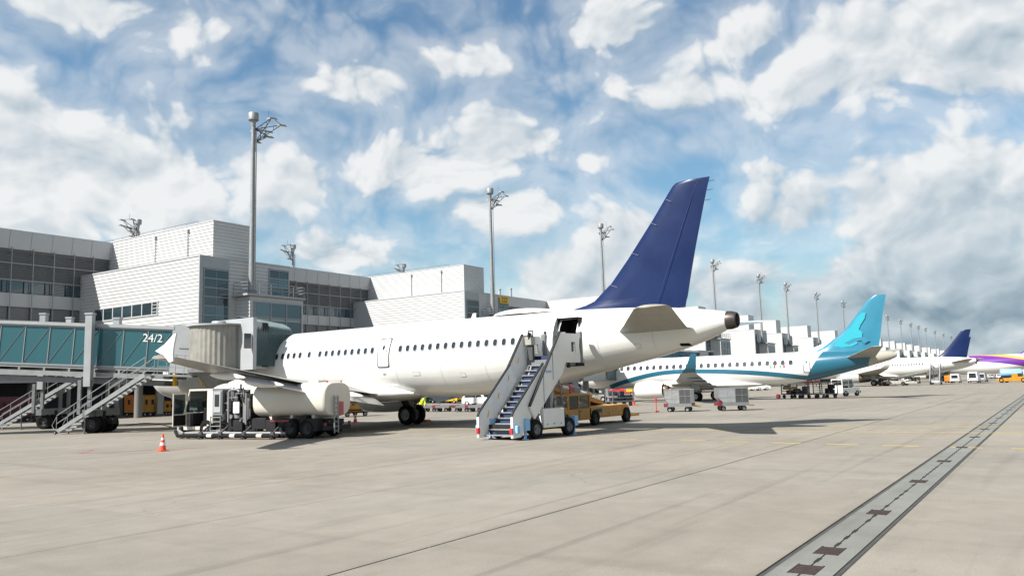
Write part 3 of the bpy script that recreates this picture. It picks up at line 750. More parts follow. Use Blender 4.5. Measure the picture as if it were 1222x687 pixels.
    def foil(s, secs, name, mname, side, npt=9, parent=None):
        """secs: (lat, s_le, chord, z_le, thickness, droop of the trailing edge)"""
        xs = [0, .012, .05, .12, .25, .4, .6, .8, 1.0]
        def yt(x): return 5*(.2969*math.sqrt(x)-.126*x-.3516*x*x+.2843*x**3-.1036*x**4)
        rings = []
        for (lat, sl, c, z, th, dr) in secs:
            up = [s.P(sl+c*x, side*lat, z+c*th*yt(x)+c*.018*math.sin(math.pi*x)-dr*x) for x in xs]
            lo = [s.P(sl+c*x, side*lat, z-c*th*yt(x)*.85+c*.018*math.sin(math.pi*x)-dr*x) for x in xs[-2:0:-1]]
            rings.append(up+lo)
        return MB().loft(rings).build(name, mname, parent or s.t, smooth=40)
    def fin(s, pts_le_te, mname, th=.34, name='fin', mats=None):
        """list of (z, s_le, s_te)"""
        rings = []
        for (z, a, c) in pts_le_te:
            ch = c-a; rings.append([s.P(a+ch*x, y*th*ch/6, z) for x, y in ((0, 0), (.03, .35), (.12, .75), (.3, 1), (.6, .8), (.85, .35), (1, .05), (1, -.05), (.85, -.35), (.6, -.8), (.3, -1), (.12, -.75), (.03, -.35))])
        return MB().loft(rings).build(name, mname, s.t, smooth=40)
    def engine(s, lat, s0, z, L, r, mname, side, core='burnt_metal', pylon=None):
        o = s.P(s0, side*lat, z)
        m = MB(); ax = (0, -1, 0)
        m.lathe([(r*.70, L*.16), (r*.72, .06*L), (r*.80, .012*L), (r*.86, 0), (r*.93, .03*L), (r*.985, .12*L), (r, .3*L), (r*.985, .55*L), (r*.93, .8*L), (r*.86, L), (r*.82, L*1.0), (r*.82, L*.8)], o=o, ax=ax, n=32)
        e_ = m.build('engine', mname, s.t, smooth=40)
        MB().lathe([(r*.84, .02*L), (r*.80, -.002*L), (r*.868, -.008*L), (r*.90, .012*L)], o=o, ax=ax, n=32).build('inlet_lip', 'aluminium', e_, smooth=True)
        MB().lathe([(.001, .05*L), (r*.10, .08*L), (r*.2, .15*L), (r*.72, .16*L)], o=o, ax=ax, n=24).build('fan', 'dark_grey', e_, smooth=True)
        MB().lathe([(r*.80, .80*L), (r*.52, .82*L), (r*.60, L*1.0), (r*.50, L*1.14), (r*.42, L*1.17), (r*.40, L*1.12), (r*.22, L*1.12), (r*.16, L*1.24), (.001, L*1.34)], o=o, ax=ax, n=24).build('core_nozzle', core, e_, smooth=40)
        if pylon:
            (sa, sb, zt) = pylon
            rings = []
            for (x, z0, z1, w_) in ((s0+.18*L, z+r*.90, z+r*1.02, .05), (s0+.45*L, z+r*.8, z+r*1.22, .16), (s0+.9*L, z+r*.6, zt, .2), (sb, zt-.25, zt+.1, .1)):
                c0 = s.P(x, side*lat, 0)
                rings.append([(c0.x-w_, c0.y, z0), (c0.x+w_, c0.y, z0), (c0.x+w_*.8, c0.y, z1), (c0.x-w_*.8, c0.y, z1)])
            MB().loft(rings).build('pylon', mname, s.t, smooth=30)
        return e_
    def gear(s, sx, lat, r, wd, gap, ztop, side=1, strut=.13):
        c = s.P(sx, side*lat, 0)
        m = MB(); m.cyl((c.x, c.y, r), (c.x, c.y, ztop), strut, n=12); m.cyl((c.x, c.y, r), (c.x, c.y, r+.9), strut*.7, n=10)
        m.cyl((c.x-gap, c.y, r), (c.x+gap, c.y, r), .09, n=10); m.cyl((c.x, c.y+.05, r+.6), (c.x, c.y+1.1, ztop), .06, n=8)
        m.box(c.x-side*.28-.03, c.x-side*.28+.03, c.y-.45, c.y+.45, r+.75, ztop)
        m.cyl((c.x+.02, c.y-.12, r+.2), (c.x+.02, c.y-.32, r+.55), .04, n=6); m.cyl((c.x+.02, c.y-.32, r+.55), (c.x+.02, c.y-.14, r+1.0), .04, n=6)
        g = m.build('landing_gear', 'pale_grey', s.t, smooth=30)
        for q in (-1, 1): wheel1(g, (c.x+q*gap, c.y, r), r, wd)
        return g
    def flap_pods(s, lst, mname, side):
        for (lat, s0, z, L, r) in lst:
            o = s.P(s0, side*lat, z)
            MB().lathe([(.001, 0), (r*.5, .10*L), (r*.9, .28*L), (r, .5*L), (r*.75, .75*L), (r*.3, .95*L), (.001, L)], o=o, ax=(0, -1, -.08), n=12).build('flap_fairing', mname, s.t, smooth=True)
    def lat_plate(s, name, poly, lat, th, mname, side, cant=0.0, z0=0.0):
        """thin vertical plate (wing tip fence, winglet): poly of (s, z)"""
        m = MB(); m.prism(poly, lambda u, v, k: s.P(u, side*(lat+cant*(v-z0)+(th if k else 0)), v)); return m.build(name, mname, s.t, bevel=.01)

# ------------------------------------------------ the white airliner with the dark blue fin
HD = .02457
def tailpt(x0, y0, hd, L, sg):   # gear origin from the tail end
    return (x0+(L-sg)*math.sin(hd), y0+(L-sg)*math.cos(hd), 0)
prof = [(0, 3.42, 3.40, .01), (.12, 3.75, 3.05, .34), (.5, 4.12, 2.66, .74), (1.1, 4.5, 2.32, 1.1), (2.0, 4.98, 2.05, 1.45), (3.1, 5.50, 1.88, 1.74), (4.4, 5.80, 1.79, 1.90), (6.2, 5.90, 1.76, 1.975), (12, 5.90, 1.76, 1.975), (24, 5.90, 1.76, 1.975), (29.5, 5.90, 1.76, 1.975),
        (31.5, 5.89, 1.84, 1.965), (33.3, 5.88, 2.0, 1.93), (35, 5.87, 2.25, 1.86), (37, 5.84, 2.60, 1.72), (39, 5.77, 2.99, 1.50), (41, 5.63, 3.40, 1.18), (42.6, 5.45, 3.83, .86), (43.6, 5.30, 4.20, .60), (44.1, 5.20, 4.44, .40)]
A = Plane('airliner', 'white narrow-body airliner with dark blue tail fin and stairs at its open rear door', prof, 21.97, tailpt(34.75, 11.466, HD, 44.51, 21.97), -HD, nring=110, nth=48)
D4 = (36.42, 37.33, 3.42, 5.28)
A.fuselage(['white_skin'], holes=[D4])
ap = MB(); ap.lathe([(.41, 0), (.40, .2), (.34, .42), (.30, .45), (.27, .3), (.001, .28)], o=A.P(44.08, 0, 4.82), ax=(0, -1, -.02), n=24); ap.build('exhaust_cone', 'apu_metal', A.t, smooth=35)
# cabin seen through the open door
cab = MB(); zc, rz, hw = A.sec(36.9)
p0, p1 = A.P(36.30, 1.62, 0), A.P(37.45, .35, 0)
cab.add([(p0.x, p0.y, 3.40), (p1.x, p0.y, 3.40), (p1.x, p1.y, 3.40), (p0.x, p1.y, 3.40), (p0.x, p0.y, 5.36), (p1.x, p0.y, 5.36), (p1.x, p1.y, 5.36), (p0.x, p1.y, 5.36)],
        [(0, 1, 2, 3), (4, 5, 6, 7), (1, 2, 6, 5), (0, 1, 5, 4), (2, 3, 7, 6)])
cab.build('door_recess', 'charcoal', A.t)
ds = A.rect('door_sill', D4[0]-.03, D4[1]+.03, D4[2]-.05, D4[2]+.0, 'mid_grey', .01, r=.02)
for (a_, b2) in ((D4[0]-.04, D4[0]), (D4[1], D4[1]+.05)): A.rect('door_jamb', a_, b2, D4[2], D4[3], 'pale_grey', .01, r=.01)
A.rect('door_head', D4[0]-.04, D4[1]+.05, D4[3], D4[3]+.07, 'pale_grey', .02, r=.02)
# open door parked ahead of the opening
od = MB(); g1 = []
for f in (0, .25, .5, .75, 1):
    x = 35.42+.86*f; g1.append([A.skin(x, 3.45+1.83*k/8, .20)[0] for k in range(9)])
g2 = [[p+Vector((-.11, 0, 0)) for p in r] for r in g1]
od.loft(g1, False, False, False); od.loft(g2, False, False, False)
for i in range(4):
    for k in (0, 8): od.add([g1[i][k], g1[i+1][k], g2[i+1][k], g2[i][k]], [(0, 1, 2, 3)])
for k in range(8):
    for i in (0, 4): od.add([g1[i][k], g1[i][k+1], g2[i][k+1], g2[i][k]], [(0, 1, 2, 3)])
odo = od.build('open_door', 'white_skin', A.t, smooth=40)
A.rect('door_window', 35.78, 35.94, 4.42, 4.66, 'window_dark', .325, odo, r=.07)
MB().cyl(A.skin(36.3, 4.5, .2)[0], A.skin(36.5, 4.5, -.1)[0], .05, n=8).build('door_hinge', 'mid_grey', odo)
A.door(24.72, 25.60, 3.42, 5.02)
A.rect('vent_mark', 25.0, 25.24, 3.02, 3.07, 'mid_grey', .006, r=.02); A.rect('drain_mark', 25.1, 25.14, 2.98, 3.1, 'mid_grey', .007, r=.015)
A.windows([35.0-1.15-.533*k for k in range(15)], 4.39)
A.windows([24.26-.537*k for k in range(9)], 4.39)
A.windows([19.03]+[18.21-.538*k for k in range(6)], 4.39)
A.windows([13.2-.533*k for k in range(14)], 4.39)
# belly fairing
fr = []
for (x, hw_, zb, zt) in ((13.6, 1.2, 1.78, 2.05), (15, 1.75, 1.58, 2.45), (17, 2.12, 1.46, 2.75), (20, 2.25, 1.42, 2.85), (22.5, 2.22, 1.44, 2.8), (24.3, 2.02, 1.52, 2.62), (25.6, 1.68, 1.66, 2.35), (26.6, 1.15, 1.84, 2.08)):
    c0 = A.P(x, 0, 0); zc_ = (zb+zt)/2
    fr.append([(c0.x+hw_*math.copysign(abs(math.cos(t))**.7, math.cos(t)), c0.y, zc_+(zt-zb)/2*math.copysign(abs(math.sin(t))**.8, math.sin(t))) for t in [2*math.pi*k/28 for k in range(28)]])
MB().loft(fr).build('belly_fairing', 'white_skin', A.t, smooth=45)
for sd_ in (1, -1):
    A.foil([(1.2, 17.0, 7.7, 2.42, .13, .42), (2.1, 17.6, 7.0, 2.42, .13, .42), (4.2, 19.0, 5.7, 2.56, .12, .32), (6.4, 20.4, 4.4, 2.72, .115, .22), (11.5, 23.75, 2.95, 3.18, .11, .10), (16.9, 27.45, 1.6, 3.68, .10, .05)], 'wing', 'wing_grey', sd_)
    A.foil([(2.2, 23.55, 1.9, 2.10, .12, .75), (6.2, 23.95, 1.55, 2.48, .12, .60)], 'flap', 'wing_grey', sd_)
    A.foil([(6.6, 24.05, 1.45, 2.52, .12, .55), (12.6, 26.55, .95, 3.12, .12, .36)], 'flap', 'wing_grey', sd_)
    A.flap_pods([(4.0, 22.0, 2.20, 3.7, .24), (7.0, 22.3, 2.42, 3.4, .23), (10.3, 24.2, 2.76, 2.9, .20), (13.4, 26.0, 3.06, 2.5, .17)], 'white_skin', sd_)
    A.lat_plate('wing_tip_fence', [(27.75, 3.92), (28.35, 4.14), (28.95, 4.50), (29.12, 4.52), (28.98, 4.08), (28.92, 3.72), (28.96, 3.5), (28.72, 3.44), (28.35, 3.72)], 16.9, .07, 'white_skin', sd_)
    A.engine(5.75, 16.0, 1.75, 4.0, 1.08, 'white_skin', sd_, pylon=(16.4, 21.4, 2.75))
    A.gear(21.97, 3.8, .62, .42, .46, 2.5, sd_)
    A.foil([(.7, 38.9, 3.9, 4.52, .11, .0), (1.5, 39.55, 3.25, 4.55, .10, .0), (6.0, 42.55, 1.55, 5.06, .10, .0), (6.22, 42.85, 1.2, 5.10, .09, .0)], 'tailplane', 'dirty_shaded_white' if sd_ == 1 else 'white_skin', sd_)  # port tailplane coloured darker than starboard: its underside shade is in the paint
A.gear(5.07, 0, .38, .22, .25, 2.0, 1)
A.fin([(5.55, 35.6, 42.15), (5.80, 36.0, 42.2), (5.92, 36.45, 42.24), (6.02, 36.95, 42.28), (6.19, 37.45, 42.32), (7.0, 38.45, 42.5), (8.06, 39.38, 42.75), (9.8, 40.78, 43.2), (10.9, 41.60, 43.5), (11.20, 41.84, 43.6), (11.31, 42.0, 43.63), (11.35, 42.3, 43.64)], 'tail_blue')
seam = MB()
for (z0, a_, z1, b2) in ((5.9, 40.9, 11.2, 43.05),):
    for sg_ in (1,):
        seam.beam(A.P(a_, .285, z0), A.P(b2, .06, z1), .012, .02)
seam.build('rudder_seam', 'navy', A.t)
for (z_, a_, l_) in ((6.9, 38.40, .45), (8.3, 39.62, .4), (9.6, 40.68, .34), (10.6, 41.5, .3)):
    MB().beam(A.P(a_+.03, .13, z_), A.P(a_+l_, .215, z_-.16), .008, .02).build('fin_mark', 'mid_grey', A.t)
for z_ in (10.3, 10.75, 11.15): MB().cyl(A.P(43.35+(z_-10.3)*.27, 0, z_), A.P(43.62+(z_-10.3)*.27, 0, z_), .012, n=5).build('static_wick', 'charcoal', A.t)
for x_ in (8.4, 11.9, 15.0, 20.2, 23.5, 26.0, 29.2, 32.1, 35.0, 38.4, 41.0):
    zc_, rz_, hw_ = A.sec(x_); A.patch('skin_joint', [(x_, zc_-rz_*.72, zc_+rz_*.9), (x_+.014, zc_-rz_*.72, zc_+rz_*.9)], 'pale_grey', .006, nz=14)
A.patch('skin_joint', [(x_, 3.72, 3.733) for x_ in [26.5+7*k/20 for k in range(21)]], 'pale_grey', .006, nz=1)
for (x_, z_, w_) in ((27.2, 2.9, .5), (30.4, 2.75, .35), (33.0, 5.2, .25), (34.4, 3.05, .4), (22.4, 3.4, .3), (38.9, 4.9, .35), (40.1, 3.75, .3)):
    A.rect('access_panel', x_, x_+w_, z_, z_+.22, 'pale_grey', .005, r=.03); A.rect('access_panel', x_+.015, x_+w_-.015, z_+.015, z_+.205, 'white_skin', .010, r=.03)
dome = []
for k in range(15):
    f = k/14; x = 31.3+4.2*f; hgt = .30*math.sin(math.pi*f**.8)**.75 if 0 < f < 1 else .01; hw_ = .62*math.sin(math.pi*f**.85)**.6 if 0 < f < 1 else .01
    c0 = A.P(x, 0, 5.83); dome.append([(c0.x+hw_*math.cos(t), c0.y, 5.83+.05+hgt*math.sin(t)) for t in [math.pi*q/12 for q in range(13)]])
MB().loft(dome, False).build('antenna_dome', 'white_skin', A.t, smooth=50)
for (x, h_) in ((29.8, .3), (35.3, .28)):
    A.fin([(5.86, x, x+.35), (5.86+h_, x+.15, x+.36)], 'white_skin', name='blade_antenna', th=.3)
A.rect('outflow_vent', 42.05, 42.45, 3.78, 3.90, 'black', .006, r=.03)
_p, _n = A.skin(42.7, 4.98, .014)
text_part('registration', 'IXO', .20, 'mid_grey', A.t, Matrix.Translation(_p) @ Matrix.Rotation(R_(-90), 4, 'Z') @ Matrix.Rotation(R_(90)-math.asin(_n.z), 4, 'X'))
# ------------------------------------------------ the regional jet with the turquoise tail
pe = [(0, 2.75, 2.70, .01), (.12, 3.0, 2.45, .28), (.6, 3.45, 2.08, .66), (1.3, 3.95, 1.82, .98), (2.4, 4.5, 1.62, 1.28), (3.6, 4.82, 1.54, 1.43), (5.0, 4.92, 1.52, 1.505), (20, 4.92, 1.52, 1.505), (25.0, 4.92, 1.55, 1.505), (27, 4.92, 1.76, 1.46), (29, 4.90, 2.12, 1.34), (31, 4.86, 2.55, 1.16), (33, 4.80, 3.02, .90), (34.5, 4.72, 3.40, .68), (35.5, 4.62, 3.70, .46), (36.0, 4.52, 3.9, .30), (36.24, 4.42, 4.05, .17)]
E = Plane('airliner', 'white regional jet with turquoise tail and a blue stripe along the cabin', pe, 16.5, tailpt(88, 13.26, 0, 36.24, 16.5), 0, nring=120, nth=40)
def livery(name, sg, base, layers):
    """paint scheme in the airframe's own coordinates; layers = (socket builder, colour), later ones on top"""
    m = bpy.data.materials.new(name); m.use_nodes = True; t = m.node_tree; bs_ = t.nodes['Principled BSDF']
    tx = t.nodes.new('ShaderNodeTexCoord'); sp = t.nodes.new('ShaderNodeSeparateXYZ'); t.links.new(tx.outputs['Object'], sp.inputs[0])
    def K(op, a, b2=0.0, c2=0.0):
        n = t.nodes.new('ShaderNodeMath'); n.operation = op
        for i_, v_ in enumerate((a, b2, c2)):
            if isinstance(v_, (int, float)): n.inputs[i_].default_value = v_
            else: t.links.new(v_, n.inputs[i_])
        return n.outputs[0]
    S_ = K('SUBTRACT', sg, sp.outputs[1]); Z_ = sp.outputs[2]; last = None
    for fn, col in layers:
        mx_ = t.nodes.new('ShaderNodeMix'); mx_.data_type = 'RGBA'; t.links.new(fn(K, S_, Z_), mx_.inputs[0])
        if last is None: mx_.inputs[6].default_value = (*base, 1)
        else: t.links.new(last, mx_.inputs[6])
        mx_.inputs[7].default_value = (*col, 1); last = mx_.outputs[2]
    t.links.new(last, bs_.inputs['Base Color']); bs_.inputs['Roughness'].default_value = .25; bs_.inputs['Coat Weight'].default_value = .3
    MATS[name] = m
livery('regional_paint', 16.5, (.62, .62, .60), [(lambda K, S_, Z_: K('GREATER_THAN', K('SUBTRACT', S_, K('MULTIPLY', Z_, .62)), 26.37), (.012, .098, .155)),
                                                  (lambda K, S_, Z_: K('GREATER_THAN', K('SUBTRACT', S_, K('MULTIPLY', Z_, .35)), 32.5), (.32, .30, .26))])
def _sweep(K, S_): return K('SUBTRACT', 6.9, K('MULTIPLY', K('POWER', K('MAXIMUM', K('SUBTRACT', S_, 40.0), 0.0), 1.62), .030))
def _band(lo, hi, smin): return lambda K, S_, Z_: K('MULTIPLY', K('MULTIPLY', K('GREATER_THAN', Z_, K('ADD', _sweep(K, S_), lo)), K('LESS_THAN', Z_, K('ADD', _sweep(K, S_), hi))), K('GREATER_THAN', S_, smin))
livery('widebody_paint', 31.0, (.62, .62, .60), [(_band(-1.5, .28, 38), (.105, .022, .22)), (_band(.28, .45, 36), (.42, .02, .16)), (_band(.45, 1.15, 36), (.60, .34, .05)), (_band(2.1, 20, 50), (.105, .022, .22))])
E.fuselage(['regional_paint'])
_sp = [(4.9, 1.72), (5.5, 1.9), (6.6, 2.2), (7.8, 2.48), (9, 2.75), (10.5, 3.02), (12, 3.2), (13.5, 3.28), (15.5, 3.27), (17.5, 3.2), (19.5, 3.1), (21.5, 2.97), (23.5, 2.78), (25.3, 2.56), (26.8, 2.34), (28.0, 2.15)]
E.patch('stripe', [(x, smooth_interp([q[0] for q in _sp], [q[1] for q in _sp], x)-.23, smooth_interp([q[0] for q in _sp], [q[1] for q in _sp], x)+.23) for x in [4.9+23.1*k/80 for k in range(81)]], 'deep_teal', .022, nz=8)
E.windows([26.3-.81*k for k in range(26)], 3.83, .36, .46, ('mid_grey', 'window_dark'))
E.door(27.55, 28.22, 2.75, 4.6)
E.door(4.2, 4.95, 2.75, 4.55)
for k, x in enumerate((24.15, 25.15)):
    for q, mm in enumerate(('green', 'white_paint', 'red')): E.rect('flag_band', x+q*.19, x+q*.19+.17, 3.28, 3.58, mm, .009, r=.01)
fr = []
for (x, hw_, zb, zt) in ((10.5, .8, 1.5, 1.75), (12.5, 1.5, 1.22, 2.2), (15, 1.72, 1.12, 2.35), (18.5, 1.72, 1.14, 2.3), (20.5, 1.45, 1.26, 2.1), (23, .7, 1.5, 1.8)):
    c0 = E.P(x, 0, 0); fr.append([(c0.x+hw_*math.cos(t), c0.y, (zb+zt)/2+(zt-zb)/2*math.sin(t)) for t in [2*math.pi*k/24 for k in range(24)]])
MB().loft(fr).build('belly_fairing', 'white_skin', E.t, smooth=45)
for sd_ in (1, -1):
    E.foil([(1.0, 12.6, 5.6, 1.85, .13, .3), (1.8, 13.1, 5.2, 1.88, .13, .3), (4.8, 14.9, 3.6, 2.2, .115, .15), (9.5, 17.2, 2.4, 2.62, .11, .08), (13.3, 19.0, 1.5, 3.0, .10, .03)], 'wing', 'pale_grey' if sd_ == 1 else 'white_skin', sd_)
    wl = [(13.25, 19.0, 1.5, 3.0, .09, 0), (13.55, 19.25, 1.35, 3.12, .09, 0), (13.85, 19.75, 1.05, 3.5, .09, 0), (14.2, 20.45, .55, 4.75, .09, 0)]
    E.foil(wl, 'winglet', 'deep_teal', sd_)
    E.flap_pods([(3.4, 16.6, 1.85, 2.4, .18), (6.3, 17.2, 2.12, 2.2, .17), (9.4, 18.0, 2.45, 1.9, .15)], 'pale_grey', sd_)
    E.engine(4.8, 10.3, 1.32, 3.25, .93, 'white_skin', sd_, pylon=(10.8, 15.5, 2.2))
    E.gear(16.5, 2.97, .50, .34, .36, 2.0, sd_)
    E.foil([(.6, 31.4, 3.0, 4.08, .10, 0), (1.1, 31.8, 2.7, 4.12, .10, 0), (5.85, 34.95, 1.05, 4.92, .09, 0), (6.04, 35.2, .75, 4.95, .09, 0)], 'tailplane', 'dirty_shaded_white', sd_)
E.gear(3.6, 0, .33, .2, .22, 1.7, 1)
E.fin([(4.55, 27.2, 34.6), (4.88, 28.2, 34.62), (5.2, 29.1, 34.7), (5.6, 29.75, 34.78), (6.2, 30.6, 34.9), (7.07, 31.68, 35.05), (8.5, 32.85, 35.3), (9.8, 33.92, 35.6), (10.15, 34.4, 35.68), (10.28, 34.7, 35.7)], 'sky_teal', th=.30)
def fin_art(name, poly, mname, off):
    m = MB(); m.prism([(x, z) for x, z in poly], lambda u, v, k: E.P(u, .21-(v-5)*.018+off+(.006 if k else 0), v)); return m.build(name, mname, E.t)
fin_art('fin_emblem', [(30.3, 5.35), (31.3, 6.25), (32.2, 7.2), (32.9, 8.15), (33.35, 8.6), (33.75, 8.55), (33.6, 8.0), (33.15, 7.35), (32.95, 6.9), (33.3, 6.6), (33.2, 6.1), (32.7, 5.9), (32.75, 5.5), (32.2, 5.25), (31.2, 5.2)], 'turquoise', .06)
fin_art('fin_emblem_shade', [(31.5, 5.62), (32.4, 6.05), (33.45, 6.15), (33.9, 5.75), (33.4, 5.45), (33.1, 5.8), (32.5, 5.7), (31.9, 5.45)], 'sky_teal', .075)
E.fin([(4.9, 29.6, 30.0), (4.95, 29.7, 29.9)], 'white_skin', name='light_fairing')
# white dorsal fairing ahead of the coloured fin
E.fin([(4.5, 24.8, 30.5), (4.9, 26.4, 30.2), (5.15, 28.0, 30.0), (5.6, 29.2, 30.2), (5.95, 29.9, 30.4)], 'white_skin', name='dorsal_fillet', th=.26)
# ------------------------------------------------ far airliners
def far_airliner(label, tail, finm, group, stairs=False):
    prof2 = [(s_ if s_ < 7 else (s_-4.27 if s_ < 25 else s_-6.94), a, b2, c) for (s_, a, b2, c) in prof if s_ != 29.5]
    prof2 = sorted(prof2)
    p = Plane('airliner', label, prof2, 17.71, tailpt(tail[0], tail[1], 0, 37.57, 17.71), 0, group, nring=56, nth=28)
    p.fuselage(['white_skin'])
    MB().lathe([(.41, 0), (.36, .4), (.001, .4)], o=p.P(37.1, 0, 4.82), ax=(0, -1, 0), n=16).build('exhaust_cone', 'apu_metal', p.t, smooth=True)
    p.windows([27.2-.533*k for k in range(40) if k not in (18, 19)], 4.39)
    p.door(29.4, 30.3, 3.42, 5.2); p.door(4.6, 5.5, 3.42, 5.2)
    fr = []
    for (x, hw_, zb, zt) in ((9.4, 1.2, 1.78, 2.05), (11, 1.75, 1.58, 2.45), (13, 2.12, 1.46, 2.75), (18.2, 2.22, 1.44, 2.8), (20.3, 1.9, 1.55, 2.55), (22.3, 1.15, 1.84, 2.08)):
        c0 = p.P(x, 0, 0); fr.append([(c0.x+hw_*math.cos(t), c0.y, (zb+zt)/2+(zt-zb)/2*math.sin(t)) for t in [2*math.pi*k/20 for k in range(20)]])
    MB().loft(fr).build('belly_fairing', 'white_skin', p.t, smooth=45)
    for sd_ in (1, -1):
        p.foil([(1.2, 12.0, 7.6, 2.42, .13, .4), (2.1, 12.5, 7.0, 2.42, .13, .4), (6.4, 15.1, 4.2, 2.72, .115, .22), (16.3, 21.2, 1.62, 3.6, .10, .05)], 'wing', 'dirty_shaded_white', sd_)
        p.foil([(16.25, 21.2, 1.6, 3.6, .09, 0), (16.7, 21.6, 1.4, 3.8, .09, 0), (17.0, 22.3, 1.1, 4.4, .09, 0), (17.25, 23.2, .6, 5.4, .09, 0)], 'winglet', 'white_skin', sd_)
        p.engine(5.75, 11.3, 1.75, 3.9, 1.08, 'pale_grey', sd_, pylon=(11.6, 16.6, 2.75))
        p.gear(17.71, 3.8, .62, .42, .46, 2.5, sd_)
        p.foil([(.7, 31.96, 3.9, 4.52, .11, .0), (1.5, 32.6, 3.25, 4.55, .10, .0), (6.22, 35.9, 1.2, 5.10, .09, .0)], 'tailplane', 'dirty_shaded_white', sd_)
    p.gear(5.07, 0, .38, .22, .25, 2.0, 1)
    p.fin([(z, a-6.94, b2-6.94) for z, a, b2 in [(5.55, 36.1, 42.15), (5.95, 37.05, 42.26), (6.2, 37.55, 42.32), (7.0, 38.45, 42.5), (8.06, 39.38, 42.75), (9.8, 40.78, 43.2), (10.9, 41.65, 43.5), (11.22, 42.0, 43.6), (11.34, 42.4, 43.64)]], finm)
    return p
CC = far_airliner('white airliner with navy fin and grey steps parked beside its rear door', (195, 13.9), 'tail_blue', 'far white airliners with navy fins')
DD = far_airliner('white airliner with navy fin half hidden behind another navy fin', (237, 17.2), 'tail_blue', 'far white airliners with navy fins')
pw = [(0, 4.4, 4.35, .02), (.6, 5.4, 3.3, 1.0), (2, 6.4, 2.5, 1.8), (4.5, 7.2, 1.95, 2.55), (7.5, 7.4, 1.76, 2.82), (42, 7.4, 1.76, 2.82), (46, 7.4, 1.95, 2.78), (50, 7.36, 2.55, 2.6), (54, 7.28, 3.4, 2.2), (58, 7.1, 4.4, 1.6), (61.5, 6.8, 5.3, .95), (63.5, 6.4, 5.8, .4)]
Wd = Plane('airliner', 'wide-body airliner with purple tail and gold, magenta and white stripes', pw, 31.0, tailpt(281, -3.0, 0, 63.5, 31), 0, nring=170, nth=56)
Wd.fuselage(['widebody_paint'])
for sd_ in (1, -1):
    Wd.foil([(2.0, 21, 11, 2.6, .12, .5), (9.5, 27.5, 6.6, 3.4, .11, .3), (29, 41.5, 2.4, 6.0, .1, .05)], 'wing', 'dirty_shaded_white', sd_)
    Wd.engine(9.4, 22, 2.0, 5.2, 1.45, 'white_skin', sd_, pylon=(23, 29, 3.3))
    Wd.gear(31, 5.3, .69, .5, .6, 3.0, sd_)
    Wd.foil([(1.2, 55.0, 6.0, 6.0, .1, 0), (9.7, 61.0, 2.2, 7.2, .09, 0)], 'tailplane', 'purple', sd_)
Wd.gear(6.7, 0, .5, .3, .3, 2.6, 1)
Wd.fin([(6.9, 49.0, 60.5), (7.6, 51.4, 60.7), (9, 53.2, 61.0), (13, 56.5, 62.2), (16.7, 59.4, 63.2), (17.1, 60.3, 63.3)], 'purple')
# ================================================================== PASSENGER BRIDGES
def ground_at(x, D):        # ground point at optical depth D in picture column x
    rz_ = -CAM_H/D; y = PH/2 + (_fw.z+_R.z*(x-PW/2)/F_PX-rz_)*F_PX/_U.z
    p = PD(x, y, D); p.z = 0; return p
class WB(MB):
    """builds in world space under a parent that is only translated"""
    def build(s, name, mats, parent=None, **k):
        if parent:
            l = parent.location; s.v = [(v[0]-l.x, v[1]-l.y, v[2]-l.z) for v in s.v]
        return MB.build(s, name, mats, parent, **k)
class Frame:
    def __init__(s, o, ex, ez=(0, 0, 1)):
        s.o = Vector(o); s.ex = Vector(ex).normalized(); s.ey = Vector(ez).cross(s.ex).normalized(); s.ez = s.ex.cross(s.ey)
    def __call__(s, x, y, z): return s.o+s.ex*x+s.ey*y+s.ez*z
    def box(s, m, x0, x1, y0, y1, z0, z1, mi=0):
        vs = [s(*p) for p in [(x0, y0, z0), (x1, y0, z0), (x1, y1, z0), (x0, y1, z0), (x0, y0, z1), (x1, y0, z1), (x1, y1, z1), (x0, y1, z1)]]
        m.add(vs, [(0, 3, 2, 1), (4, 5, 6, 7), (0, 1, 5, 4), (1, 2, 6, 5), (2, 3, 7, 6), (3, 0, 4, 7)], mi); return m
